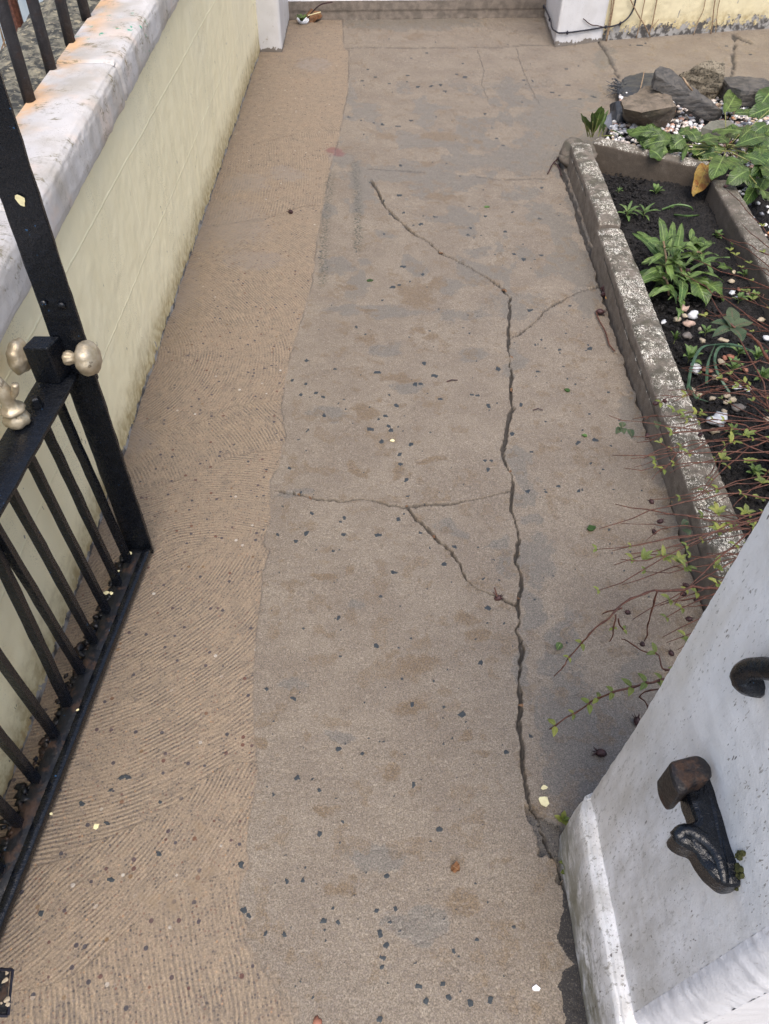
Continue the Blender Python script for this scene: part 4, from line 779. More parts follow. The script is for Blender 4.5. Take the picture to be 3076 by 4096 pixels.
# cement fillet at the far corner of the edging
m = MB(); 
for p, r in (((1.012, 3.84, .04), .085), ((1.045, 3.79, .06), .06), ((.992, 3.80, .035), .06)): m.blob(p, r, 3, .3, sq=(1, 1, .8), attr=(0, .0, 0, 1))
tag(m.build("cement_fillet", MAT['edging'], None, True, 'm1'), "rounded lump of cement at the far corner where two edging stones meet", "cement")
# soil and gravel sheets
def soil(name, x0, x1, y0, y1, base, mat, amp=1.0, keep=None, st=.006):
    X, Y = np.meshgrid(np.arange(x0, x1, st), np.arange(y0, y1, st))
    Z = base(X, Y)+amp*(.03*(vn(X, Y, 4, 301, 3)-.5)+.020*(vn(X, Y, 24, 302, 3)-.5)+.034*np.abs(vn(X, Y, 62, 303, 2)-.5)+.008*(vn(X, Y, 150, 305)-.5))
    if keep is not None: Z = np.where(keep(X, Y), Z, -.25)
    return tag(grid_obj(name, np.stack([X, Y, Z], -1), mat), kind='structure')
def back_line(X): return 3.845-(X-1.066)*.599
soil("soil", .90, 3.0, .60, 3.9, lambda X, Y: np.where(X > 1.56-(3.4-Y)*.06, .055, -.012+.03*sst(1.2, 1.5, X)+.03*sst(2.6, 1.6, Y)), MAT['soil'], keep=lambda X, Y: (Y < back_line(X)+.0) & (X > kerb_x(Y)+.05))
X, Y = np.meshgrid(np.arange(2.98, 8.0, .05), np.arange(-.3, 4.9, .05)); tag(grid_obj("soil", np.stack([X, Y, .03+.06*(vn(X, Y, 3, 341, 4)-.5)], -1), MAT['soil']), kind='structure')
X, Y = np.meshgrid(np.arange(1.02, 3.3, .02), np.arange(3.0, 5.2, .02)); keep = (Y > back_line(X)+.04) & (Y < 4.60+.20*(X-1.3)) & (X > 1.15+.33*(Y-3.9)); Zg = .035+.02*(vn(X, Y, 6, 311, 3)-.5)
tag(grid_obj("gravel_bed_soil", np.stack([X, Y, np.where(keep, Zg, -.2)], -1), MAT['soil']), kind='structure')
# ---- shell and stone chippings
m = MB(); cnt = 0
for i in range(5200):
    x = random.uniform(1.03, 2.75); y = random.uniform(3.3, 4.85)
    if not (y > 3.86-(x-1.066)*.599+.05 and y < 4.66+.2*(x-1.3) and x > 1.165+.33*(y-3.9)): continue
    if x > 1.62 and y < 3.75 and random.random() < .7: continue
    if mn.noise(Vector((x*3, y*3, 0))) < -.15 and random.random() < .5: continue
    r = random.uniform(.007, .0165); m.blob((x, y, .048+random.uniform(-.004, .014)), r, 1, .6, attr=(random.random(), 0, 0, 1), sq=(1.2, .9, .7))
for i in range(260):
    x = random.uniform(1.63, 2.2); y = random.uniform(2.5, 3.4); m.blob((x, y, .075), random.uniform(.005, .012), 1, .6, attr=(random.random(), 0, 0, 1), sq=(1.2, .9, .7))
tag(m.build("gravel", MAT['chip'], None, True, 'lv'), kind='stuff')
# soil crumbs
m = MB()
for i in range(4200):
    y = random.uniform(1.2, 3.72); x = random.uniform(float(kerb_x(y))+.11, 1.53)
    if y > 3.79-(x-1.066)*.599: continue
    m.blob((x, y, .004+.03*max(0, min(1, (2.6-y)))+random.uniform(-.004, .006)), random.uniform(.003, .011)*random.uniform(.5, 1), 1, .9, sq=(1.1, 1, .8))
tag(m.build("soil_crumbs", MAT['soil']), kind='stuff')
# ---- rocks
def hull_rock(name, pts, mat, lab, cut=5, amp=.012, fr=9, cat="rock"):
    bm = bmesh.new(); vs = [bm.verts.new(p) for p in pts]; r = bmesh.ops.convex_hull(bm, input=vs)
    bmesh.ops.delete(bm, geom=[v for v in bm.verts if not v.link_faces], context='VERTS')
    bmesh.ops.triangulate(bm, faces=bm.faces)
    for k in range(cut): 
        bmesh.ops.subdivide_edges(bm, edges=[e for e in bm.edges if e.calc_length() > .016], cuts=1, use_grid_fill=True); bmesh.ops.triangulate(bm, faces=bm.faces)
    bm.normal_update()
    for v in bm.verts:
        c = v.co; d = mn.noise(c*fr)*amp*.8+abs(mn.noise(c*fr*2.2+Vector((5, 5, 5))))*amp*1.0+mn.noise(Vector((c.x*12, c.y*12, c.z*60)))*amp*.35; v.co = c+v.normal*d
    me = bpy.data.meshes.new(name); bm.to_mesh(me); bm.free(); smooth(me, False); return tag(link_mesh(name, me, mat), lab, cat)
def dn(P, dz, back=0.0): return [Vector((p.x, p.y+back, dz)) for p in P]
T = [z7(x, y, .20) for x, y in ((478,800),(620,740),(705,690),(865,770),(915,850),(740,880),(640,900),(500,870))]; Bm = [z7(x, y, .03) for x, y in ((500,985),(690,1040),(820,1035),(900,930))]
hull_rock("rock", T+Bm+dn(T[1:4], .03, .0), MAT['brownrock'], "brown squarish rock at the left of the rockery by the torn membrane", amp=.014)
T = [(750,560,.30),(790,535,.30),(860,550,.29),(930,600,.26),(1110,745,.18),(1290,895,.10),(1275,925,.08),(1080,800,.16),(900,700,.235),(760,610,.29)]
P = [z7(x, y, z) for x, y, z in T]; P += [p+Vector((0, 0, -.055)) for p in P]
hull_rock("slate_slab", P, MAT['slate'], "long dark slate slab leaning across the brown rock", amp=.010, fr=7)
T = [z7(x, y, z) for x, y, z in ((940,600,.16),(1090,528,.22),(1200,492,.24),(1298,512,.24),(1302,600,.20),(1275,700,.12))]; Bm = [z7(x, y, .03) for x, y in ((1240,790),(1110,760),(980,680))]
hull_rock("rock", T+Bm+dn(T[1:4], .03), MAT['pitrock'], "tall pitted tan rock standing behind the leaning slate slab", amp=.014)
T = [z7(x, y, .15) for x, y in ((1292,622),(1400,606),(1500,608),(1600,632),(1700,668),(1690,720),(1600,735),(1440,728),(1345,692))]
hull_rock("slate_slab", T+[p+Vector((.0, .0, -.075)) for p in T], MAT['slate'], "flat dark slate slab lying beside the tall pitted rock", amp=.010, fr=8)
T = [z7(x, y, .12) for x, y in ((1125,1020),(1190,975),(1270,955),(1340,962),(1398,1005),(1380,1040),(1270,1060))]
hull_rock("stone", T+[Vector((p.x, p.y-.01, .03)) for p in T], MAT['greystone'], "smooth olive grey stone half covered by dock leaves", amp=.006, cat="stone")
T = [z7(x, y, .11) for x, y in ((1490,1050),(1530,1005),(1590,985),(1625,1010),(1600,1045))]
hull_rock("stone", T+[Vector((p.x, p.y-.01, .03)) for p in T], MAT['greystone'], "smaller grey stone among the dock leaves near the picture edge", amp=.006, cat="stone")
# ---- torn black membrane
t = thing("ground_membrane", "torn black weed membrane with a frayed edge sticking out beside the rocks", "membrane", loc=tuple(z7(600, 660)))
def patch(name, rows, zs, mat, n=10, amp=.012, parent=t):
    A = np.array([[tuple(z7(x, y, z)) for (x, y), z in zip(r, zr)] for r, zr in zip(rows, zs)]); ny, nx = A.shape[:2]
    U = np.linspace(0, nx-1, (nx-1)*n+1); Vv = np.linspace(0, ny-1, (ny-1)*n+1)
    B = np.stack([np.stack([np.interp(U, range(nx), A[r, :, c]) for r in range(ny)]) for c in range(3)], -1)
    C = np.stack([np.stack([np.interp(Vv, range(ny), B[:, i, c]) for i in range(len(U))], 1) for c in range(3)], -1)
    C[..., 2] += amp*(vn(C[..., 0], C[..., 1], 16, 331, 3)-.5)*2; C[..., :2] += .006*(vn(C[..., 0], C[..., 1], 60, 333)[..., None]-.5)
    o = grid_obj(name, C, mat, parent=parent); md = o.modifiers.new("s", 'SOLIDIFY'); md.thickness = .0015; return o
patch("sheet", [[(515,615),(600,588),(680,578),(770,572)],[(478,660),(580,648),(690,645),(790,640)],[(440,715),(560,715),(690,712),(800,700)],[(455,790),(530,790),(640,770),(790,760)]], [[.045,.06,.08,.09]]*2+[[.05,.07,.09,.1],[.03,.05,.06,.06]], MAT['membrane'])
patch("sheet", [[(385,842),(430,825),(470,815)],[(385,900),(440,900),(490,900)],[(380,980),(440,1000),(510,985)]], [[.09,.12,.13],[.06,.09,.1],[.04,.05,.05]], MAT['membrane'])
patch("mesh_scrap", [[(355,930),(398,905)],[(340,990),(405,975)],[(385,1045),(400,1040)]], [[.08,.10],[.06,.07],[.045,.05]], MAT['meshcloth'], amp=.004)
m = MB()
for i in range(70):
    a = z7(random.uniform(440, 505), random.uniform(645, 745), random.uniform(.03, .07)); d = Vector((random.uniform(-.075, .02), random.uniform(-.035, .03), random.uniform(-.02, .03)))
    m.tube(bez([a, a+d*.5+Vector((0, 0, random.uniform(-.01, .012))), a+d], 3), .0017, 4)
m.build("fray", MAT['membrane'], t)
m = MB(); m.tube(bez([z7(660, 578, .1), z7(648, 640, .115), z7(632, 705, .11)], 5), .003, 6); tag(m.build("cord", MAT['brownstem']), "short pale twisted cord lying on the torn black membrane", "cord")
# ================================================================== PLANTS
def leafset(t, name, L, mat, **k):
    m = MB()
    for b, tp, wd, lf in L: m.leaf(b, tp, wd, lf, **k)
    return m.build(name, MAT[mat], t, True, 'lv')
# dock leaves sprawling over the back edging
DK = [(960,1150,520,1045,.075),(1000,1160,735,1085,.06),(1010,1195,750,1215,.05),(980,1110,870,1195,.07),(985,1040,1090,1150,.055),(1010,1160,965,1285,.022),(1310,1195,1040,1245,.05),(1250,1220,1080,1265,.055),(1300,1250,1205,1440,.075),(1320,1260,1525,1485,.095),(1445,1050,1205,1055,.075),(1300,1120,1490,1050,.06),(1390,1165,1645,1090,.06),(1580,1175,1570,1325,.06),(1500,1165,1680,1125,.06),(1690,1240,1520,1415,.06),(1600,1345,1680,1525,.06),(1490,1370,1325,1480,.06),(1560,1470,1450,1650,.05),(1380,905,1600,940,.05),(1310,900,1400,740,.10),(1690,715,1575,860,.09),(1690,855,1490,935,.07),(820,1080,600,1130,.07),(760,1060,530,1080,.05),(880,1130,640,1175,.06),(1100,1130,1280,1110,.05),(1080,1190,1230,1180,.05),(1330,1150,1180,1100,.05),(1420,1120,1560,1010,.06),(1480,1220,1660,1200,.055),(1460,1250,1650,1330,.06),(1640,1000,1500,1100,.06),(1700,1000,1600,1110,.07),(1380,1290,1480,1420,.05),(1630,1420,1560,1560,.055),(1700,1300,1620,1460,.06),(1700,1150,1560,1230,.08),(1690,1440,1600,1330,.06),(1640,1600,1560,1500,.07),(1700,1640,1620,1570,.06),(1240,1170,1110,1120,.045),(960,1200,1100,1230,.04),(1120,1060,980,1120,.05)]
t = thing("dock_plant", "sprawling dock plant with broad limp leaves over the dark back edging", "plant", loc=tuple(z7(1300, 1150)))
m = MB()
for a, b, c, d, wd in DK: zo = random.uniform(-.03, .045); m.leaf(z7(a, b, .150+zo), z7(c, d, .125+zo+random.uniform(-.02, .01)), wd*random.uniform(1.0, 1.3), random.uniform(.008, .025), up=(random.uniform(-.2, .2), -random.uniform(.25, .6), .8), ruf=.085, fold=random.uniform(-.12, .2), nl=16, oval=True)
for k in range(22):
    x, y = random.uniform(560, 1660), 0; y = 1075+(x-560)*.13+random.uniform(-60, 110)
    if x > 1250: y = random.uniform(1030, 1420)
    a = random.uniform(0, 6.28); lx_, ly_ = 150*math.cos(a), 75*math.sin(a)+20; m.leaf(z7(x, y, .135), z7(x+lx_, y+ly_, .11), random.uniform(.045, .08), .012, up=(random.uniform(-.25, .25), -.5, .8), ruf=.09, fold=.1, nl=12, oval=True)
m.build("leaves", MAT['dock'], t, True, 'lv')
m = MB()
for a, b, c, d, wd in DK[:30:2]: m.tube(bez([z7(1320, 1190, .09), z7((1320+a)/2, (1190+b)/2, .15), z7(a, b, .152)], 4), .0028, 5)
for i in range(14):
    a = z7(random.uniform(1000, 1600), random.uniform(1120, 1300), .15); m.tube([a, a+Vector((random.uniform(-.12, .12), random.uniform(-.06, .06), random.uniform(-.01, .02)))], .0026, 5)
m.build("stalks", MAT['stem'], t)
m = MB(); m.leaf(z7(1175, 1310, .13), z7(1062, 1565, .075), .078, .012, fold=.25, ruf=.16, nl=16, twist=.3, oval=True); tag(m.build("withered_leaf", MAT['rustleaf'], t, True, 'lv'), "orange and brown dying leaf")
# upright young dock by the membrane
t = thing("dock_plant", "small upright weed with wavy leaves at the far corner of the edging", "plant", loc=tuple(z7(255, 1070)))
L = [(z7(255,1065,.05), z7(325,855,.20), .055, .01), (z7(240,1065,.05), z7(170,930,.17), .03, .01), (z7(250,1060,.05), z7(250,900,.19), .03, .01), (z7(300,1060,.05), z7(375,880,.15), .022, .01), (z7(220,1060,.05), z7(155,905,.2), .028, .0), (z7(330,1050,.05), z7(360,1000,.08), .03, .01), (z7(330,1055,.06), z7(500,1110,.06), .012, .02)]
leafset(t, "leaves", L, 'dock', ruf=.12, fold=.3, oval=True)
m = MB()
for b, tp, _, _ in L: m.tube([b+Vector((0, 0, -.02)), b.lerp(tp, .55)], .0032, 5)
m.build("stalks", MAT['stem'], t)
# main leafy plant
t = thing("leafy_plant", "bushy light green leafy plant leaning over the flecked edging", "plant", loc=tuple(z6(950, 1180)))
L = []
for (bx, by, tx, ty, zt, nlv, ll) in ((880,1240,860,880,.19,20,.125),(1010,1190,930,1010,.13,15,.11),(1150,1060,1120,960,.10,11,.10),(900,1290,850,1150,.09,10,.11),(960,1330,1010,1290,.05,5,.08)):
    b = z6(bx, by, .02); tp = z6(tx, ty, zt); m = MB(); m.tube(bez([b, b.lerp(tp, .5)+Vector((0, 0, .02)), tp], 4), .004, 6); m.build("stem", MAT['brownstem'], t)
    for k in range(nlv):
        f = (k+.5)/nlv; o = b.lerp(tp, .25+.75*f); a = k*2.4+random.uniform(-.3, .3)+bx
        el = .9*f*f+random.uniform(-.25, .15)-.15; le = ll*(1.05-.35*f)*random.uniform(.8, 1.15)
        tip = o+Vector((math.cos(a)*math.cos(el), math.sin(a)*math.cos(el), math.sin(el)-.22*(1-f)))*le; tip.z = max(tip.z, .012)
        L.append((o, tip, le*random.uniform(.24, .31), .014))
for (a, b, c, d, w_) in ((930,1150,612,1235,.032),(960,1180,625,820,.036),(1000,1180,985,1365,.036),(1040,1120,1365,1005,.032),(1040,1140,1320,1190,.026),(1010,1190,1250,1130,.02),(940,1260,775,1300,.026),(960,1400,970,1480,.022),(930,1100,1000,740,.034),(870,1000,830,700,.034),(900,1000,930,730,.03),(850,1040,660,810,.036)):
    L.append((z6(a, b, .07), z6(c, d, .07 if d > 1100 else .13), w_, .02))
leafset(t, "leaves", L, 'plant', ruf=.10, fold=.25, nl=11, twist=.35)
for a, b, c, d, w_ in ((1060,1150,1180,1370,.085),(1110,1190,1320,1330,.075),(1000,950,1180,910,.075),(1080,1000,1210,880,.06),(1260,1090,1395,1140,.04)): m = MB(); m.leaf(z6(a, b, .05), z6(c, d, .02 if d > 1000 else .09), w_, .02, fold=.2, ruf=.12, nl=12, oval=True); m.build("dark_leaf", MAT['dock'], t, True, 'lv')
# little weeds
def weed(x, y, r, n, lab, mat='weed', conv=z6, upr=.35, wr=.3, z=.0, grp="small weeds in the dark soil", stem=True):
    p = conv(x, y, z); t = thing("weed", lab, "weed", grp, tuple(p)); L = []
    a0 = random.uniform(0, 6)
    for k in range(n):
        a = a0+k*2.4; f = k/n; le = r*random.uniform(.75, 1.1)*(1-.35*f); el = upr+.7*f+random.uniform(-.1, .1); hb = Vector((0, 0, r*.35*f))
        L.append((p+hb, p+hb+Vector((math.cos(a)*math.cos(el), math.sin(a)*math.cos(el), math.sin(el)))*le, le*wr, le*.12))
    leafset(t, "leaves", L, mat, nl=5, fold=.3)
    if stem:
        m = MB(); m.tube([p+Vector((0, 0, -.01)), p+Vector((0, 0, r*.4))], .0013, 5); m.build("stem", MAT['stem'], t)
    return t
weed(800, 525, .055, 9, "star shaped green weed alone on the bare soil", wr=.42, z=.01)
weed(520, 510, .026, 8, "tiny green weed at the bare far end of the soil", z=.01)
weed(580, 690, .075, 10, "limp narrow leaved weed against the flecked edging", wr=.24, upr=.05, z=.01)
weed(710, 690, .080, 9, "limp pale weed lying just beyond the bushy plant", wr=.22, upr=.05, z=.01)
weed(1260, 860, .045, 8, "blue green weed left of the far side edging", wr=.45, z=.02)
weed(1390, 960, .055, 8, "taller weed with notched leaves close to the far side edging", wr=.35, z=.02, upr=.7)
weed(1470, 1145, .034, 9, "compact bright weed below the far side edging", wr=.4, z=.03)
weed(1180, 1580, .040, 7, "four leaved weed beside a cream pebble", wr=.4, z=.03)
weed(945, 1640, .040, 9, "upright pale weed hugging the inner face of the edging", wr=.3, z=.03, upr=.9)
weed(1050, 1790, .065, 7, "larger broad leaved weed beside the drooping grass blades", wr=.42, z=.03)
weed(1380, 1860, .050, 12, "mossy low weed in the middle of the twigs", wr=.3, z=.04)
weed(1430, 1340, .040, 9, "round leaved weed near the white and grey pebbles", wr=.5, z=.03)
weed(1530, 1320, .040, 9, "spreading weed at the foot of the far side edging", wr=.45, z=.03)
weed(1560, 1780, .055, 11, "leafy weed under the shrub twigs by the picture edge", wr=.35, z=.04)
weed(1600, 1930, .05, 10, "lower leafy weed under the shrub near the picture edge", wr=.4, z=.04)
weed(1430, 1740, .04, 9, "small weed beside the big drooping blade", wr=.4, z=.04)
weed(1540, 950, .04, 10, "dense green weed under the red shrub stems", wr=.4, z=.04, conv=zb)
weed(1380, 640, .04, 9, "narrow weed in the shade of the shrub stems", wr=.3, z=.04, conv=zb)
m = MB()
for P in (((1045,2000),(1075,1830),(1150,1690),(1290,1660)),((1185,1960),(1200,1800),(1255,1660)),((1360,2030),(1270,1880),(1250,1760),(1300,1680),(1420,1700)),((1250,1670),(1400,1670),(1600,1740)),((1060,1985),(1100,2060),(1200,2100))):
    pts = bez([z6(x, y, .035+.05*math.sin(math.pi*i/(len(P)-1))) for i, (x, y) in enumerate(P)], 6); rr = [.0048*min(1, (len(pts)-i)/8)+.0004 for i in range(len(pts))]
    m.tube(pts, rr, 5)
tag(m.build("drooping_blades", MAT['blade']), "long drooping blue green blades arching over the pebbles", "plant")
m = MB()
for P in (((850,640),(960,605),(1060,620),(1090,660)),((945,680),(1040,690),(1155,680)),((900,640),(1000,580))):
    pts = bez([z6(x, y, .02+.03*math.sin(math.pi*i/(len(P)-1))) for i, (x, y) in enumerate(P)], 5); m.tube(pts, [.004*min(1, (len(pts)-i)/6)+.0004 for i in range(len(pts))], 5)
tag(m.build("grass_tuft", MAT['weed'], attr='lv'), "few long grass blades bent over on the bare soil", "grass")
m = MB(); m.leaf(z6(1068, 880, .02), z6(1075, 785, .04), .025, .006); tag(m.build("fallen_leaf", MAT['plant'], None, True, 'lv'), "single pale leaf standing in the soil beyond the bushy plant", "leaf")
# pebbles on the soil
def pebble(x, y, r, mat, lab, conv=z6, z=.02, grp="pebbles in the flower bed", sq=(1.3, 1, .7)):
    m = MB(); r *= .8; m.blob(conv(x, y, z)+Vector((0, 0, r*.25)), r, 2, .75, sq=sq); return tag(m.build("pebble", MAT[mat], None, True), lab, "pebble", grp)
pebble(1080, 1443, .024, 'peb_white', "largest bright white pebble below the bushy plant"); pebble(1048, 1515, .021, 'peb_pink', "flat pink pebble next to the bright white pebble")
pebble(1015, 1400, .019, 'peb_pink', "salmon pebble touching the bright white pebble"); pebble(1020, 1450, .012, 'peb_cream', "cream pebble wedged under the salmon pebble"); pebble(960, 1480, .014, 'peb_cream', "round cream pebble left of the flat pink pebble")
pebble(1100, 1850, .024, 'peb_white', "angular white pebble among the drooping blades", z=.03); pebble(862, 1497, .012, 'peb_white', "small white pebble against the edging"); pebble(1040, 1607, .018, 'peb_grey', "dull brown grey pebble on the soil")
pebble(1135, 1555, .011, 'peb_cream', "oval cream pebble beside the four leaved weed")
SH = [(1155,1640,'peb_cream'),(1300,1635,'peb_cream'),(1300,1805,'peb_cream'),(1255,1920,'peb_cream'),(1130,2045,'peb_cream'),(1230,2075,'peb_cream'),(1340,2060,'peb_cream'),(1070,2020,'peb_cream'),(1600,1480,'peb_cream'),(1510,1290,'peb_cream'),(1390,1120,'peb_cream'),(1375,1190,'peb_cream'),(1325,1640,'peb_cream'),(1450,1710,'peb_cream')]
for x, y, mt in SH: pebble(x, y, random.uniform(.010, .016), mt, "small cream pebble scattered on the dark soil", z=.03)
for x, y in ((1320,1770),(1365,1760),(1320,1942),(1210,1870),(1480,1860),(1430,1250),(1180,1860)): pebble(x, y, random.uniform(.009, .014), 'peb_red', "small reddish pebble scattered on the dark soil", z=.03)
for x, y in ((1410,1990),(1430,1315),(1380,1275),(1640,1620),(1500,2010)): pebble(x, y, random.uniform(.011, .016), 'peb_white', "small white pebble scattered on the dark soil", z=.03)
for x, y in ((1330,400),(1380,380),(1640,530),(1320,470),(1240,620)): pebble(x, y, random.uniform(.010, .016), 'peb_cream', "small cream pebble under the red shrub twigs", conv=zb, z=.035)
pebble(1275, 545, .032, 'peb_white', "big mottled white stone under the red twigs", conv=zb, z=.035); pebble(1420, 445, .022, 'peb_grey', "large grey brown pebble under the red twigs", conv=zb, z=.035)
# ---- red twigged shrub
def build_shrub():
    t = thing("shrub", "bare red twigged shrub with sparse yellow green leaves spilling over the path", "shrub", loc=(1.28, 1.25, .03))
    B = MB(); Lf = MB(); Od = MB()
    caps = []
    def twig(P, r0, r1, leafy=.12, n=7, ls=.018):
        pts = bez(P, n); m = len(pts); acc = 0; rad = []
        for i in range(m):
            f = i/(m-1); rad.append(r0+(r1-r0)*f)
        nodes = []; last = 0
        for i in range(1, m):
            acc += (pts[i]-pts[i-1]).length
            if acc-last > random.uniform(.024, .042): nodes.append(i); last = acc
        for i in nodes:
            if i < m-1: rad[i] *= 1.5
        wig = [p+Vector((mn.noise(p*22), mn.noise(p*22+Vector((7, 7, 7))), mn.noise(p*22+Vector((3, 9, 1)))))*.010+Vector((mn.noise(p*70), mn.noise(p*70+Vector((7, 7, 7))), 0))*.002 for p in pts]
        B.tube(wig, [k*.86 for k in rad], 5)
        for i in nodes:
            if random.random() < leafy:
                d = (wig[min(i+1, m-1)]-wig[i-1]).normalized(); s = d.cross(Vector((0, 0, 1))).normalized(); k = ls*random.uniform(.6, 1.25)
                for sg in (-1, 1): Lf.leaf(wig[i], wig[i]+(s*sg*.8+d*.7+Vector((0, 0, .35)))*k, k*.5, k*.1, fold=.4, nl=4)
        return wig
    roots = [Vector((random.uniform(1.20, 1.42), random.uniform(1.10, 1.52), .03)) for _ in range(14)]
    S7 = [(445,503,.22),(650,705,.2),(490,793,.25),(610,828,.23),(555,910,.2),(750,1150,.17),(360,1360,.22),(545,1325,.2),(470,1515,.2),(350,1520,.22),(480,1628,.25),(540,1795,.2),(380,1845,.25),(630,880,.16),(800,1243,.2),(620,520,.18),(800,360,.25),(740,650,.22),(730,1700,.16),(820,1940,.2),(640,2040,.2),(900,300,.3),(990,130,.32),(700,820,.14),(860,560,.2),(1000,1130,.2),(840,1510,.14),(900,930,.2),(1060,350,.3),(1230,1160,.28),(970,310,.25)]
    S6 = [(1320,470,.38),(1000,1130,.36),(1250,1275,.34),(1240,800,.35),(1440,740,.36),(1350,960,.3),(1010,1840,.28),(1150,1440,.3),(1180,1400,.28),(1400,1050,.32),(1380,1230,.34),(1300,1500,.3)]
    S8 = [(790,150,.22),(815,205,.2),(800,305,.2),(820,330,.22),(870,370,.2)]
    tips = [(zb(x, y, z), z) for x, y, z in S7]+[(z6(x, y, z), z) for x, y, z in S6]+[(W(2000+x/1.2314, 2300+y/1.2314, z), z) for x, y, z in S8]
    for tp, z in tips:
        rt = min(random.sample(roots, 6), key=lambda r: abs((r.y-tp.y)-.0)+random.uniform(0, .12)); d = tp-rt
        c1 = rt+Vector((d.x*.22, d.y*.18, .10+z*.55)); c2 = rt+Vector((d.x*.6, d.y*.58, z*1.02+.03))
        c1 += Vector((random.uniform(-.02, .02), random.uniform(-.05, .05), random.uniform(-.04, .04))); c2 += Vector((random.uniform(-.02, .02), random.uniform(-.035, .035), random.uniform(-.04, .04))); wg = twig([rt, c1, c2, tp], .0023, .0009, .16)
        for k in range(random.choice((0, 1, 1, 2, 2))):
            i = int(len(wg)*random.uniform(.45, .88)); d2 = (wg[-1]-wg[i]); a = random.choice((-1, 1))*random.uniform(.3, .85)
            e = wg[i]+Vector((d2.x*math.cos(a)-d2.y*math.sin(a), d2.x*math.sin(a)+d2.y*math.cos(a), d2.z+random.uniform(-.03, .03)))*random.uniform(.5, .9)
            twig([wg[i], wg[i].lerp(e, .5)+Vector((0, 0, .006)), e], .0016, .0010, .14, 4)
    # inner tangle
    for k in range(64):
        rt = random.choice(roots); e = rt+Vector((random.uniform(-.22, .30), random.uniform(-.18, .55), random.uniform(.10, .34)))
        twig([rt, rt.lerp(e, .4)+Vector((0, 0, .09)), e], .0028, .0013, .16, 6)
    # two strong arching stems with fresh leaves
    A = [W(2000+x/1.2314, 2300+y/1.2314, z) for x, y, z in ((1150,75,.22),(1000,62,.27),(780,75,.29),(600,150,.28),(480,260,.24),(380,370,.18),(265,500,.12))]
    twig([Vector((1.25, 1.12, .03))]+A, .0040, .0014, .30, 8, .020)
    for (x, y, z), (x2, y2, z2) in (((770,80,.29),(720,320,.12)),((565,190,.27),(540,325,.2)),((600,160,.27),(500,195,.22)),((580,210,.27),(610,275,.2))): twig([W(2000+x/1.2314, 2300+y/1.2314, z), W(2000+(x+x2)/2.4628, 2300+(y+y2)/2.4628, (z+z2)/2+.01), W(2000+x2/1.2314, 2300+y2/1.2314, z2)], .0024, .0014, .2, 5)
    A = [W(2000+x/1.2314, 2300+y/1.2314, z) for x, y, z in ((900,480,.27),(700,535,.27),(560,570,.24),(430,630,.18),(250,760,.10))]
    twig([Vector((1.05, .92, .05)), Vector((.97, .93, .24))]+A, .0038, .0016, .95, 7, .024)
    A = [W(2000+x/1.2314, 2300+y/1.2314, z) for x, y, z in ((900,450,.25),(760,390,.26),(600,322,.22))]
    twig([Vector((1.05, .95, .05)), Vector((.97, .97, .22))]+A, .0030, .0014, .12, 7)
    A = [W(2000+x/1.2314, 2300+y/1.2314, z) for x, y, z in ((870,540,.24),(700,575,.24),(640,580,.22),(740,650,.15))]
    twig([A[0], A[1], A[3]], .002, .0013, .1, 5)
    # taller stem with a cluster of dull leaves near the camera
    A = [z6(1800, 1900, .46), z6(1661, 1780, .54), z6(1520, 1600, .60), z6(1420, 1540, .63), z6(1330, 1460, .64)]
    twig([Vector((1.35, 1.45, .03)), Vector((1.30, 1.40, .28))]+A, .0052, .0022, .05, 7)
    c = z6(1380, 1540, .63)
    for a, b, w_ in ((1370,1380,.030),(1215,1500,.026),(1230,1610,.024),(1460,1640,.034),(1540,1500,.030),(1310,1455,.026)):
        Od.leaf(c, z6(a, b, .63+random.uniform(-.01, .02)), w_, .006, fold=.25, ruf=.03)
    for a, b, p, q in ((545,590,545,545),(540,590,500,640),(545,590,560,640),(600,600,620,670),(805,540,815,600),(1010,1360,1060,1410),(1000,1330,1050,1300)):
        Od.leaf(zb(a, b, .21), zb(p, q, .22), .020, .004, fold=.25)
    for (x, y) in ((950,470),(1110,490),(1020,510),(1300,830),(1500,860),(1480,650),(1380,700),(1030,1650),(970,1610),(700,1590),(860,1580),(1600,1010),(1480,1240),(1590,1130),(1260,1240),(1280,1380),(1250,1640)):
        b = zb(x, y, .27)
        for k in range(5):
            a = random.uniform(0, 6.28); Lf.leaf(b, b+Vector((math.cos(a), math.sin(a), .5))*random.uniform(.014, .030), .011, .003, fold=.35, nl=4)
    B.build("twigs", MAT['twig'], t, True); Lf.build("young_leaves", MAT['shrubleaf'], t, True, 'lv'); Od.build("old_leaves", MAT['olddleaf'], t, True, 'lv')
    for cv, x, y, z in [(zb, 800, 405, .24), (zb, 770, 1150, .17), (zb, 835, 1300, .2), (zb, 790, 1380, .2), (zb, 1140, 640, .22), (zb, 738, 648, .22), (zb, 590, 1990, .13), (zb, 1055, 2040, .2), (zb, 1010, 1850, .22), (zb, 1030, 1785, .22), (zb, 1110, 1895, .2), (z6, 1330, 465, .38), (z6, 1045, 1100, .36), (z6, 1250, 1275, .34), (z6, 1150, 1440, .3), (zb, 870, 385, .24), (zb, 700, 2100+130, .12), (zb, 920, 2300, .1)]:
        capsule(cv(x, y, z), t)
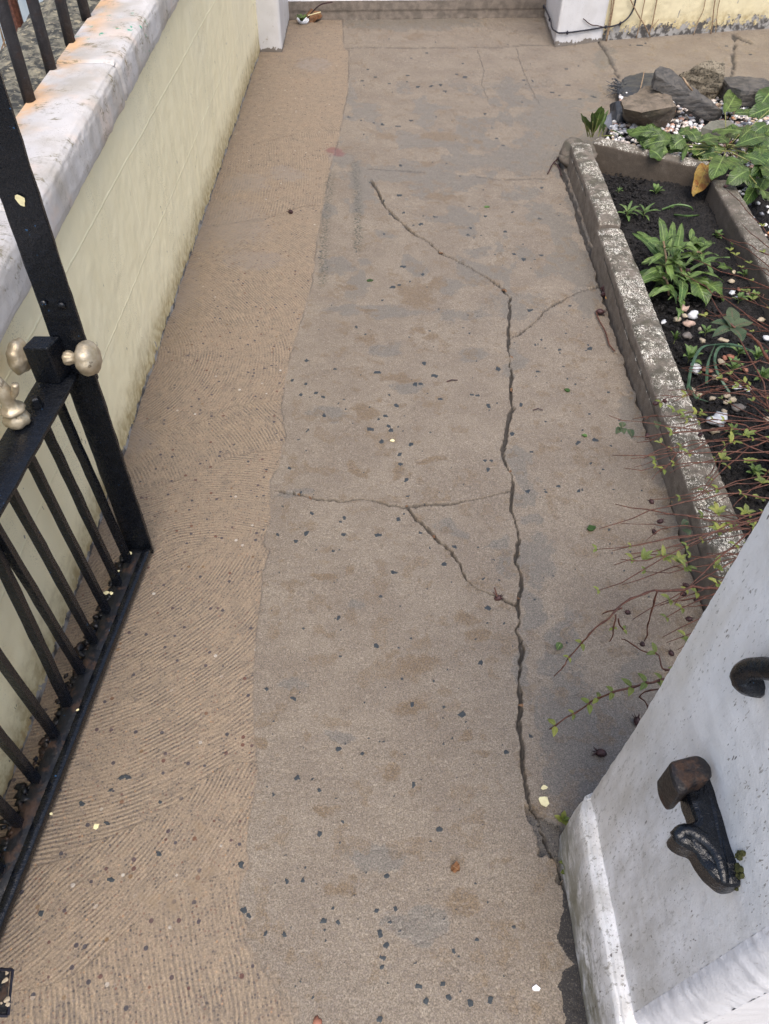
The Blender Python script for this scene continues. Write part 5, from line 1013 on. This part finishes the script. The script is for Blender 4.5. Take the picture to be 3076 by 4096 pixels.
def capsule(p, parent, r=.0062, name="seed_capsule", lab=None):
    m = MB(); ax = Vector((random.uniform(-1, 1), random.uniform(-1, 1), random.uniform(-.6, .9))).normalized()
    m.lathe([(-r*1.3, r*.25), (-r*.8, r*.8), (0, r), (r*.7, r*.75), (r*1.1, r*.45)], p, ax, 8, .4)
    o = ax.orthogonal().normalized(); q = ax.cross(o)
    for k in range(5):
        a = k*1.257; d = o*math.cos(a)+q*math.sin(a); m.tube([Vector(p)+ax*r*.9+d*r*.4, Vector(p)+ax*r*1.9+d*r*1.1], [r*.16, r*.06], 4)
    return m.build(name, MAT['pod'], parent, True)
build_shrub()
# ================================================================== SMALL LOOSE THINGS
tag(capsule(W(1163, 848, .006), None, .010, "seed_case"), "dark seed head alone on the brushed strip of the path", "seed case")
tag(capsule(W(2404, 3012, .008), None, .0095, "seed_case"), "dark spiky seed head on the path near the white gate pillar", "seed case")
tag(capsule(W(2549, 2885, .008), None, .0085, "seed_case"), "dark seed head on the path close to the edge of the white pillar", "seed case")
t = thing("seed_case", "dark seed head with sticks caught in the slanting crack of the path", "seed case", loc=tuple(W(1985, 2385)))
capsule(W(1992, 2392, .004), t, .008, "husk"); m = MB(); m.tube([W(1990, 2390, .008), W(1978, 2350, .014)], .0017, 5); m.tube([W(2000, 2395, .008), W(1972, 2368, .012)], .0014, 5); m.build("stalk", MAT['twig'], t)
t = thing("fallen_twig", "curved red fallen twig with a dark pod on the path by the edging", "twig", loc=tuple(zk(300, 560)))
m = MB(); m.tube(bez([zk(x, y, .006) for x, y in ((275,490),(300,560),(345,640),(372,720),(385,760),(425,808))], 4), .0026, 6); m.build("stalk", MAT['twig'], t); capsule(zk(310, 495, .010), t, .012, "pod")
m = MB(); q = lambda x, y: W(2000+x/1.5437, y/1.5437, .006)
m.tube(bez([q(378,952), q(350,985), q(325,1012), q(295,1072)], 4), .0032, 5); m.tube(bez([q(335,1005), q(362,1030), q(378,1082)], 4), .0026, 5); tag(m.build("forked_twig", MAT['pod']), "dark forked twig lying at the far corner of the edging", "twig")
m = MB()
for k in range(7): m.blob(zk(random.uniform(325, 370), random.uniform(275, 360), random.uniform(.0, .012)), random.uniform(.007, .013), 1, .8)
tag(m.build("leaf_clump", MAT['pod']), "black clump of rotting leaves where a crack meets the edging", "leaf litter")
def blossom(p, r, i):
    m = MB()
    for k in range(6):
        a = random.uniform(0, 6.28); m.blob(p+Vector((math.cos(a)*r*.6, math.sin(a)*r*.6, random.uniform(0, r*.5))), r*random.uniform(.4, .7), 1, .8, sq=(1, 1, .6))
    tag(m.build("withered_blossom", MAT['blossom']), "withered orange blossom fallen in the gap along the edging", "blossom", "withered blossoms along the edging gap")
for i, (x, y, r) in enumerate(((262,40,.012),(310,165,.014),(375,392,.012),(402,445,.013),(500,705,.012),(563,905,.016),(566,940,.014),(575,972,.011),(645,1130,.016),(662,1190,.014),(668,1240,.015))): blossom(zk(x, y, .0), r, i)
for x, y in ((925, 1020), (962, 1165)): blossom(zb(x, y, .0), .014, 0)
def seed(x, y, r, lab):
    m = MB()
    for k in range(4): m.blob(W(x+random.uniform(-9, 9), y+random.uniform(-5, 5), -.003), r*random.uniform(.4, .75), 1, .7, sq=(1.3, .8, .5))
    tag(m.build("seed_husk", MAT['deadleaf2']), lab, "seed husk", "orange seed husks caught in the path cracks")
for x, y, r in ((1198, 1976, .006), (1243, 1990, .006), (1628, 2020, .006), (1742, 2147, .007), (2040, 1428, .006), (2040, 1560, .008), (2044, 1885, .005), (1763, 1010, .008), (2018, 1162, .009), (2075, 2390, .004), (2088, 2820, .006)):
    seed(x, y, r, "tiny orange brown seed husk lodged in a crack of the path")
def bit(p, r, mat, lab, name="leaf_scrap", cat="leaf", th=.0018):
    m = MB(); n = 9; ph = random.uniform(0, 6); top = [p+Vector((r*math.cos(a)*(1+.3*math.sin(a*2+ph)), r*.8*math.sin(a)*(1+.25*math.cos(a*3+ph)), th+random.uniform(0, .002))) for a in np.linspace(0, 6.283, n+1)[:-1]]
    m.add(top+[q-Vector((0, 0, th+.001)) for q in top], [tuple(range(n))]+[(k, (k+1) % n, n+(k+1) % n, n+k)[::-1] for k in range(n)]); return tag(m.build(name, MAT[mat], attr='lv' if 'leaf' in mat or mat in ('weed', 'dock') else None), lab, cat)
bit(W(1480, 1123), .011, 'dock', "green leaf scrap on the middle slab above the brown stain"); bit(W(1947, 828), .011, 'weed', "pale green leaf scrap on the far part of the path"); bit(W(2268, 1561), .010, 'dock', "dark green leaf scrap on the slab between long crack and edging")
bit(W(2366, 2113), .013, 'dock', "crumpled green leaf scrap below the shrub twigs"); bit(W(2338, 1742), .008, 'weed', "yellow green leaf scrap left of the dark chips")
m = MB(); m.leaf(W(2228, 2600, .004), W(2245, 2572, .008), .018, .006, fold=.4); tag(m.build("fallen_leaf", MAT['plant'], None, True, 'lv'), "pale green fallen leaf on the right hand slab near the long crack", "leaf")
bit(W(2177, 3151), .006, 'flake', "small cream paint flake above the larger one beside the crack", "paint_flake", "paint flake"); bit(W(2175, 3205), .013, 'flake', "large cream paint flake on the path beside the crack", "paint_flake", "paint flake")
bit(W(1569, 1763), .006, 'flake', "tiny cream paint flake in the middle of the path", "paint_flake", "paint flake"); bit(W(386, 3306), .007, 'flake', "cream paint flake on the brushed strip by the gate", "paint_flake", "paint flake"); bit(W(2144, 3954), .006, 'shell', "tiny white shell scrap at the near end of the path", "shell_scrap", "shell")
m = MB(); m.leaf(W(1806, 3462, .004), W(1838, 3484, .005), .022, .004, ruf=.2); tag(m.build("fallen_leaf", MAT['deadleaf'], None, True, 'lv'), "torn brown dead leaf on the near slab", "leaf")
pebble(1266, 4092, .009, 'peb_red', "red brick pebble at the very near end of the path", conv=W, z=0, grp="loose stones on the path")
m = MB(); m.tube([W(1788, 1526, .004), W(1808, 1519, .005), W(1830, 1520, .004)], .0024, 5); tag(m.build("twig_scrap", MAT['pod']), "short dark twig scrap on the middle of the path", "twig")
m = MB(); m.tube([W(2132, 1640, .004), W(2152, 1634, .005), W(2172, 1640, .004)], .002, 5); tag(m.build("twig_scrap", MAT['pod']), "short dark twig scrap just right of the long crack", "twig")
# weeds at the gate pillar
for (x, y, r, lab) in ((2248, 3285, .030, "green seedling at the far corner of the pillar plinth"), (2262, 3492, .026, "green seedling halfway along the pillar plinth"), (2258, 3455, .018, "smallest green seedling beside the pillar plinth"), (2398, 4085, .035, "green seedling at the near end of the pillar plinth")):
    weed(x, y, r, 6, lab, 'shrubleaf', W, .5, .5, -.005, "seedlings along the pillar plinth")
# porch corner litter
t = thing("dead_leaf", "large curled brown dead leaf lying against the porch step", "leaf", loc=tuple(W(1255, 60)))
m = MB(); m.leaf(W(1222, 62, .03), W(1292, 60, .03), .135, .025, fold=.2, ruf=.10, nl=12, shape=.6, up=(0, -.75, .65)); m.build("blade", MAT['deadleaf'], t, True, 'lv')
m = MB(); m.tube([W(1232, 62, .05), W(1283, 48, .06)], .003, 5); m.build("midrib", MAT['flake'], t)
m = MB(); m.leaf(W(1205, 20, .03), W(1212, 55, .02), .055, .012, fold=.2, ruf=.12, up=(0, -.75, .65)); tag(m.build("dead_leaf", MAT['deadleaf'], None, True, 'lv'), "small brown dead leaf left of the large one on the porch step", "leaf")
m = MB(); m.tube(bez([W(1228, 75, .02), W(1255, 42, .08), W(1285, 18, .13), W(1330, 8, .14)], 4), .0045, 5); tag(m.build("twig", MAT['pod']), "thin dark twig leaning on the porch step by the dead leaf", "twig")
t = thing("shell_cup", "half buried white cup with a green sprig at the left end of the porch step", "cup", loc=tuple(W(1211, 92)))
m = MB(); m.lathe([(0, .014), (.004, .028), (.016, .040), (.030, .044), (.030, .040), (.016, .035), (.006, .02)], W(1211, 95, -.004), (.1, -.1, 1), 20, .06); m.build("bowl", MAT['shell'], t, True)
m = MB(); p = W(1208, 86, .02)
for k in range(8): a = k*2.4; m.leaf(p, p+Vector((math.cos(a)*.05, math.sin(a)*.05, .035)), .03, .006)
m.build("sprig", MAT['dock'], t, True, 'lv')
# cable round the porch pillar
t = thing("cable", "black cable clipped round the right porch pillar and up the house wall", "cable", loc=(1.3, 5.75, .2))
PA, PB, PC = (1.217, 5.72), (1.262, 6.6), (1.569, 5.868)
def wp(x, y): return (lambda p: p)(WL(2000+x/1.5437, y/1.5437, PA, PC))+Vector((-.003, -.012, 0))
side = [WL(2000+x/1.5437, y/1.5437, PB, PA)+Vector((-.012, 0, 0)) for x, y in ((262,-30),(285,40),(320,120),(333,175))]
front = [wp(x, y) for x, y in ((348,192),(365,200),(420,198),(520,185),(600,172),(655,163))]
hw = [WL(2000+x/1.5437, y/1.5437, tuple(HP)[:2], tuple(HQ)[:2])+hn*.014 for x, y in ((690,158),(740,140),(775,115),(800,85),(820,45),(832,-10))]
m = MB(); m.tube(bez(side+front+hw, 5), .0052, 6); m.build("wire", MAT['cable'], t, True)
for p in (side[2], front[2], front[5], hw[1], side[1]): m = MB(); m.blob(p+Vector((-.004, -.004, .0)), .011, 1, .2, sq=(.9, .9, 1.2)); m.build("clip", MAT['cable'], t)
# dry climber on the house wall
t = thing("dry_climber", "dry brown climbing stems trailing down the cream house wall", "climber", loc=(1.9, 5.95, 0))
def hw7(x, y, o=.012): return WL(2246+x/2, y/2, tuple(HP)[:2], tuple(HQ)[:2])+hn*o
for P, r in ((((415,-60),(395,90),(372,220),(350,325)),.0055),(((395,-60),(385,80),(360,230),(345,315)),.004),(((530,-30),(600,110),(650,190),(702,292)),.004),(((665,-60),(640,60),(620,170),(588,298)),.0035),(((760,-40),(735,80),(715,170),(690,270)),.004),(((1150,-60),(1120,80),(1080,170),(1040,280)),.003),(((1225,-60),(1205,60),(1195,180),(1178,270)),.0045),(((1262,-60),(1240,70),(1228,170),(1222,265)),.003),(((690,240),(730,190),(768,150)),.003)):
    m = MB(); m.tube(bez([hw7(x, y, .014+.01*random.random()) for x, y in P], 5), r, 5); m.build("stem", MAT['brownstem'], t, True)
m = MB(); m.tube(bez([hw7(1178, 284, .03), hw7(1280, 272, .05), hw7(1380, 260, .03)], 5), .005, 5); tag(m.build("dry_stalk", MAT['brownstem']), "straw coloured dry stalk lying along the foot of the house wall", "stalk")
m = MB(); m.tube(bez([wp(515, 112), wp(560, 148), wp(600, 155), wp(640, 165)], 4), .003, 5); tag(m.build("dry_tendril", MAT['pod']), "thin curled tendril against the front of the right porch pillar", "tendril")
m = MB(); m.tube([z7(972, 620, .27), z7(1010, 680, .245), z7(1045, 722, .21)], .0055, 5); tag(m.build("straw", MAT['brownstem']), "pale straw lying on the leaning slate slab", "straw")
# reeds and a post on the neighbour's side
t = thing("dry_reeds", "dry straw coloured reeds behind the railing on the neighbour's side", "plant", loc=(-1.6, 3.3, 0)); m = MB()
for k in range(40):
    a = Vector((random.uniform(-1.75, -1.45), random.uniform(3.0, 3.55), -.02)); m.tube(bez([a, a+Vector((random.uniform(-.06, .06), random.uniform(-.06, .06), .45)), a+Vector((random.uniform(-.25, .25), random.uniform(-.2, .2), random.uniform(.6, .95)))], 4), [.004]*8+[.0015], 4)
m.build("stalks", MAT['brownstem'], t)
m = MB(); m.tube([(-1.32, 3.18+.0*k, .1*k-.02) for k in range(16)], [.022]*16, 10, jit=.08); tag(m.build("wooden_post", MAT['twig']), "thin reddish brown post standing behind the railing", "post")
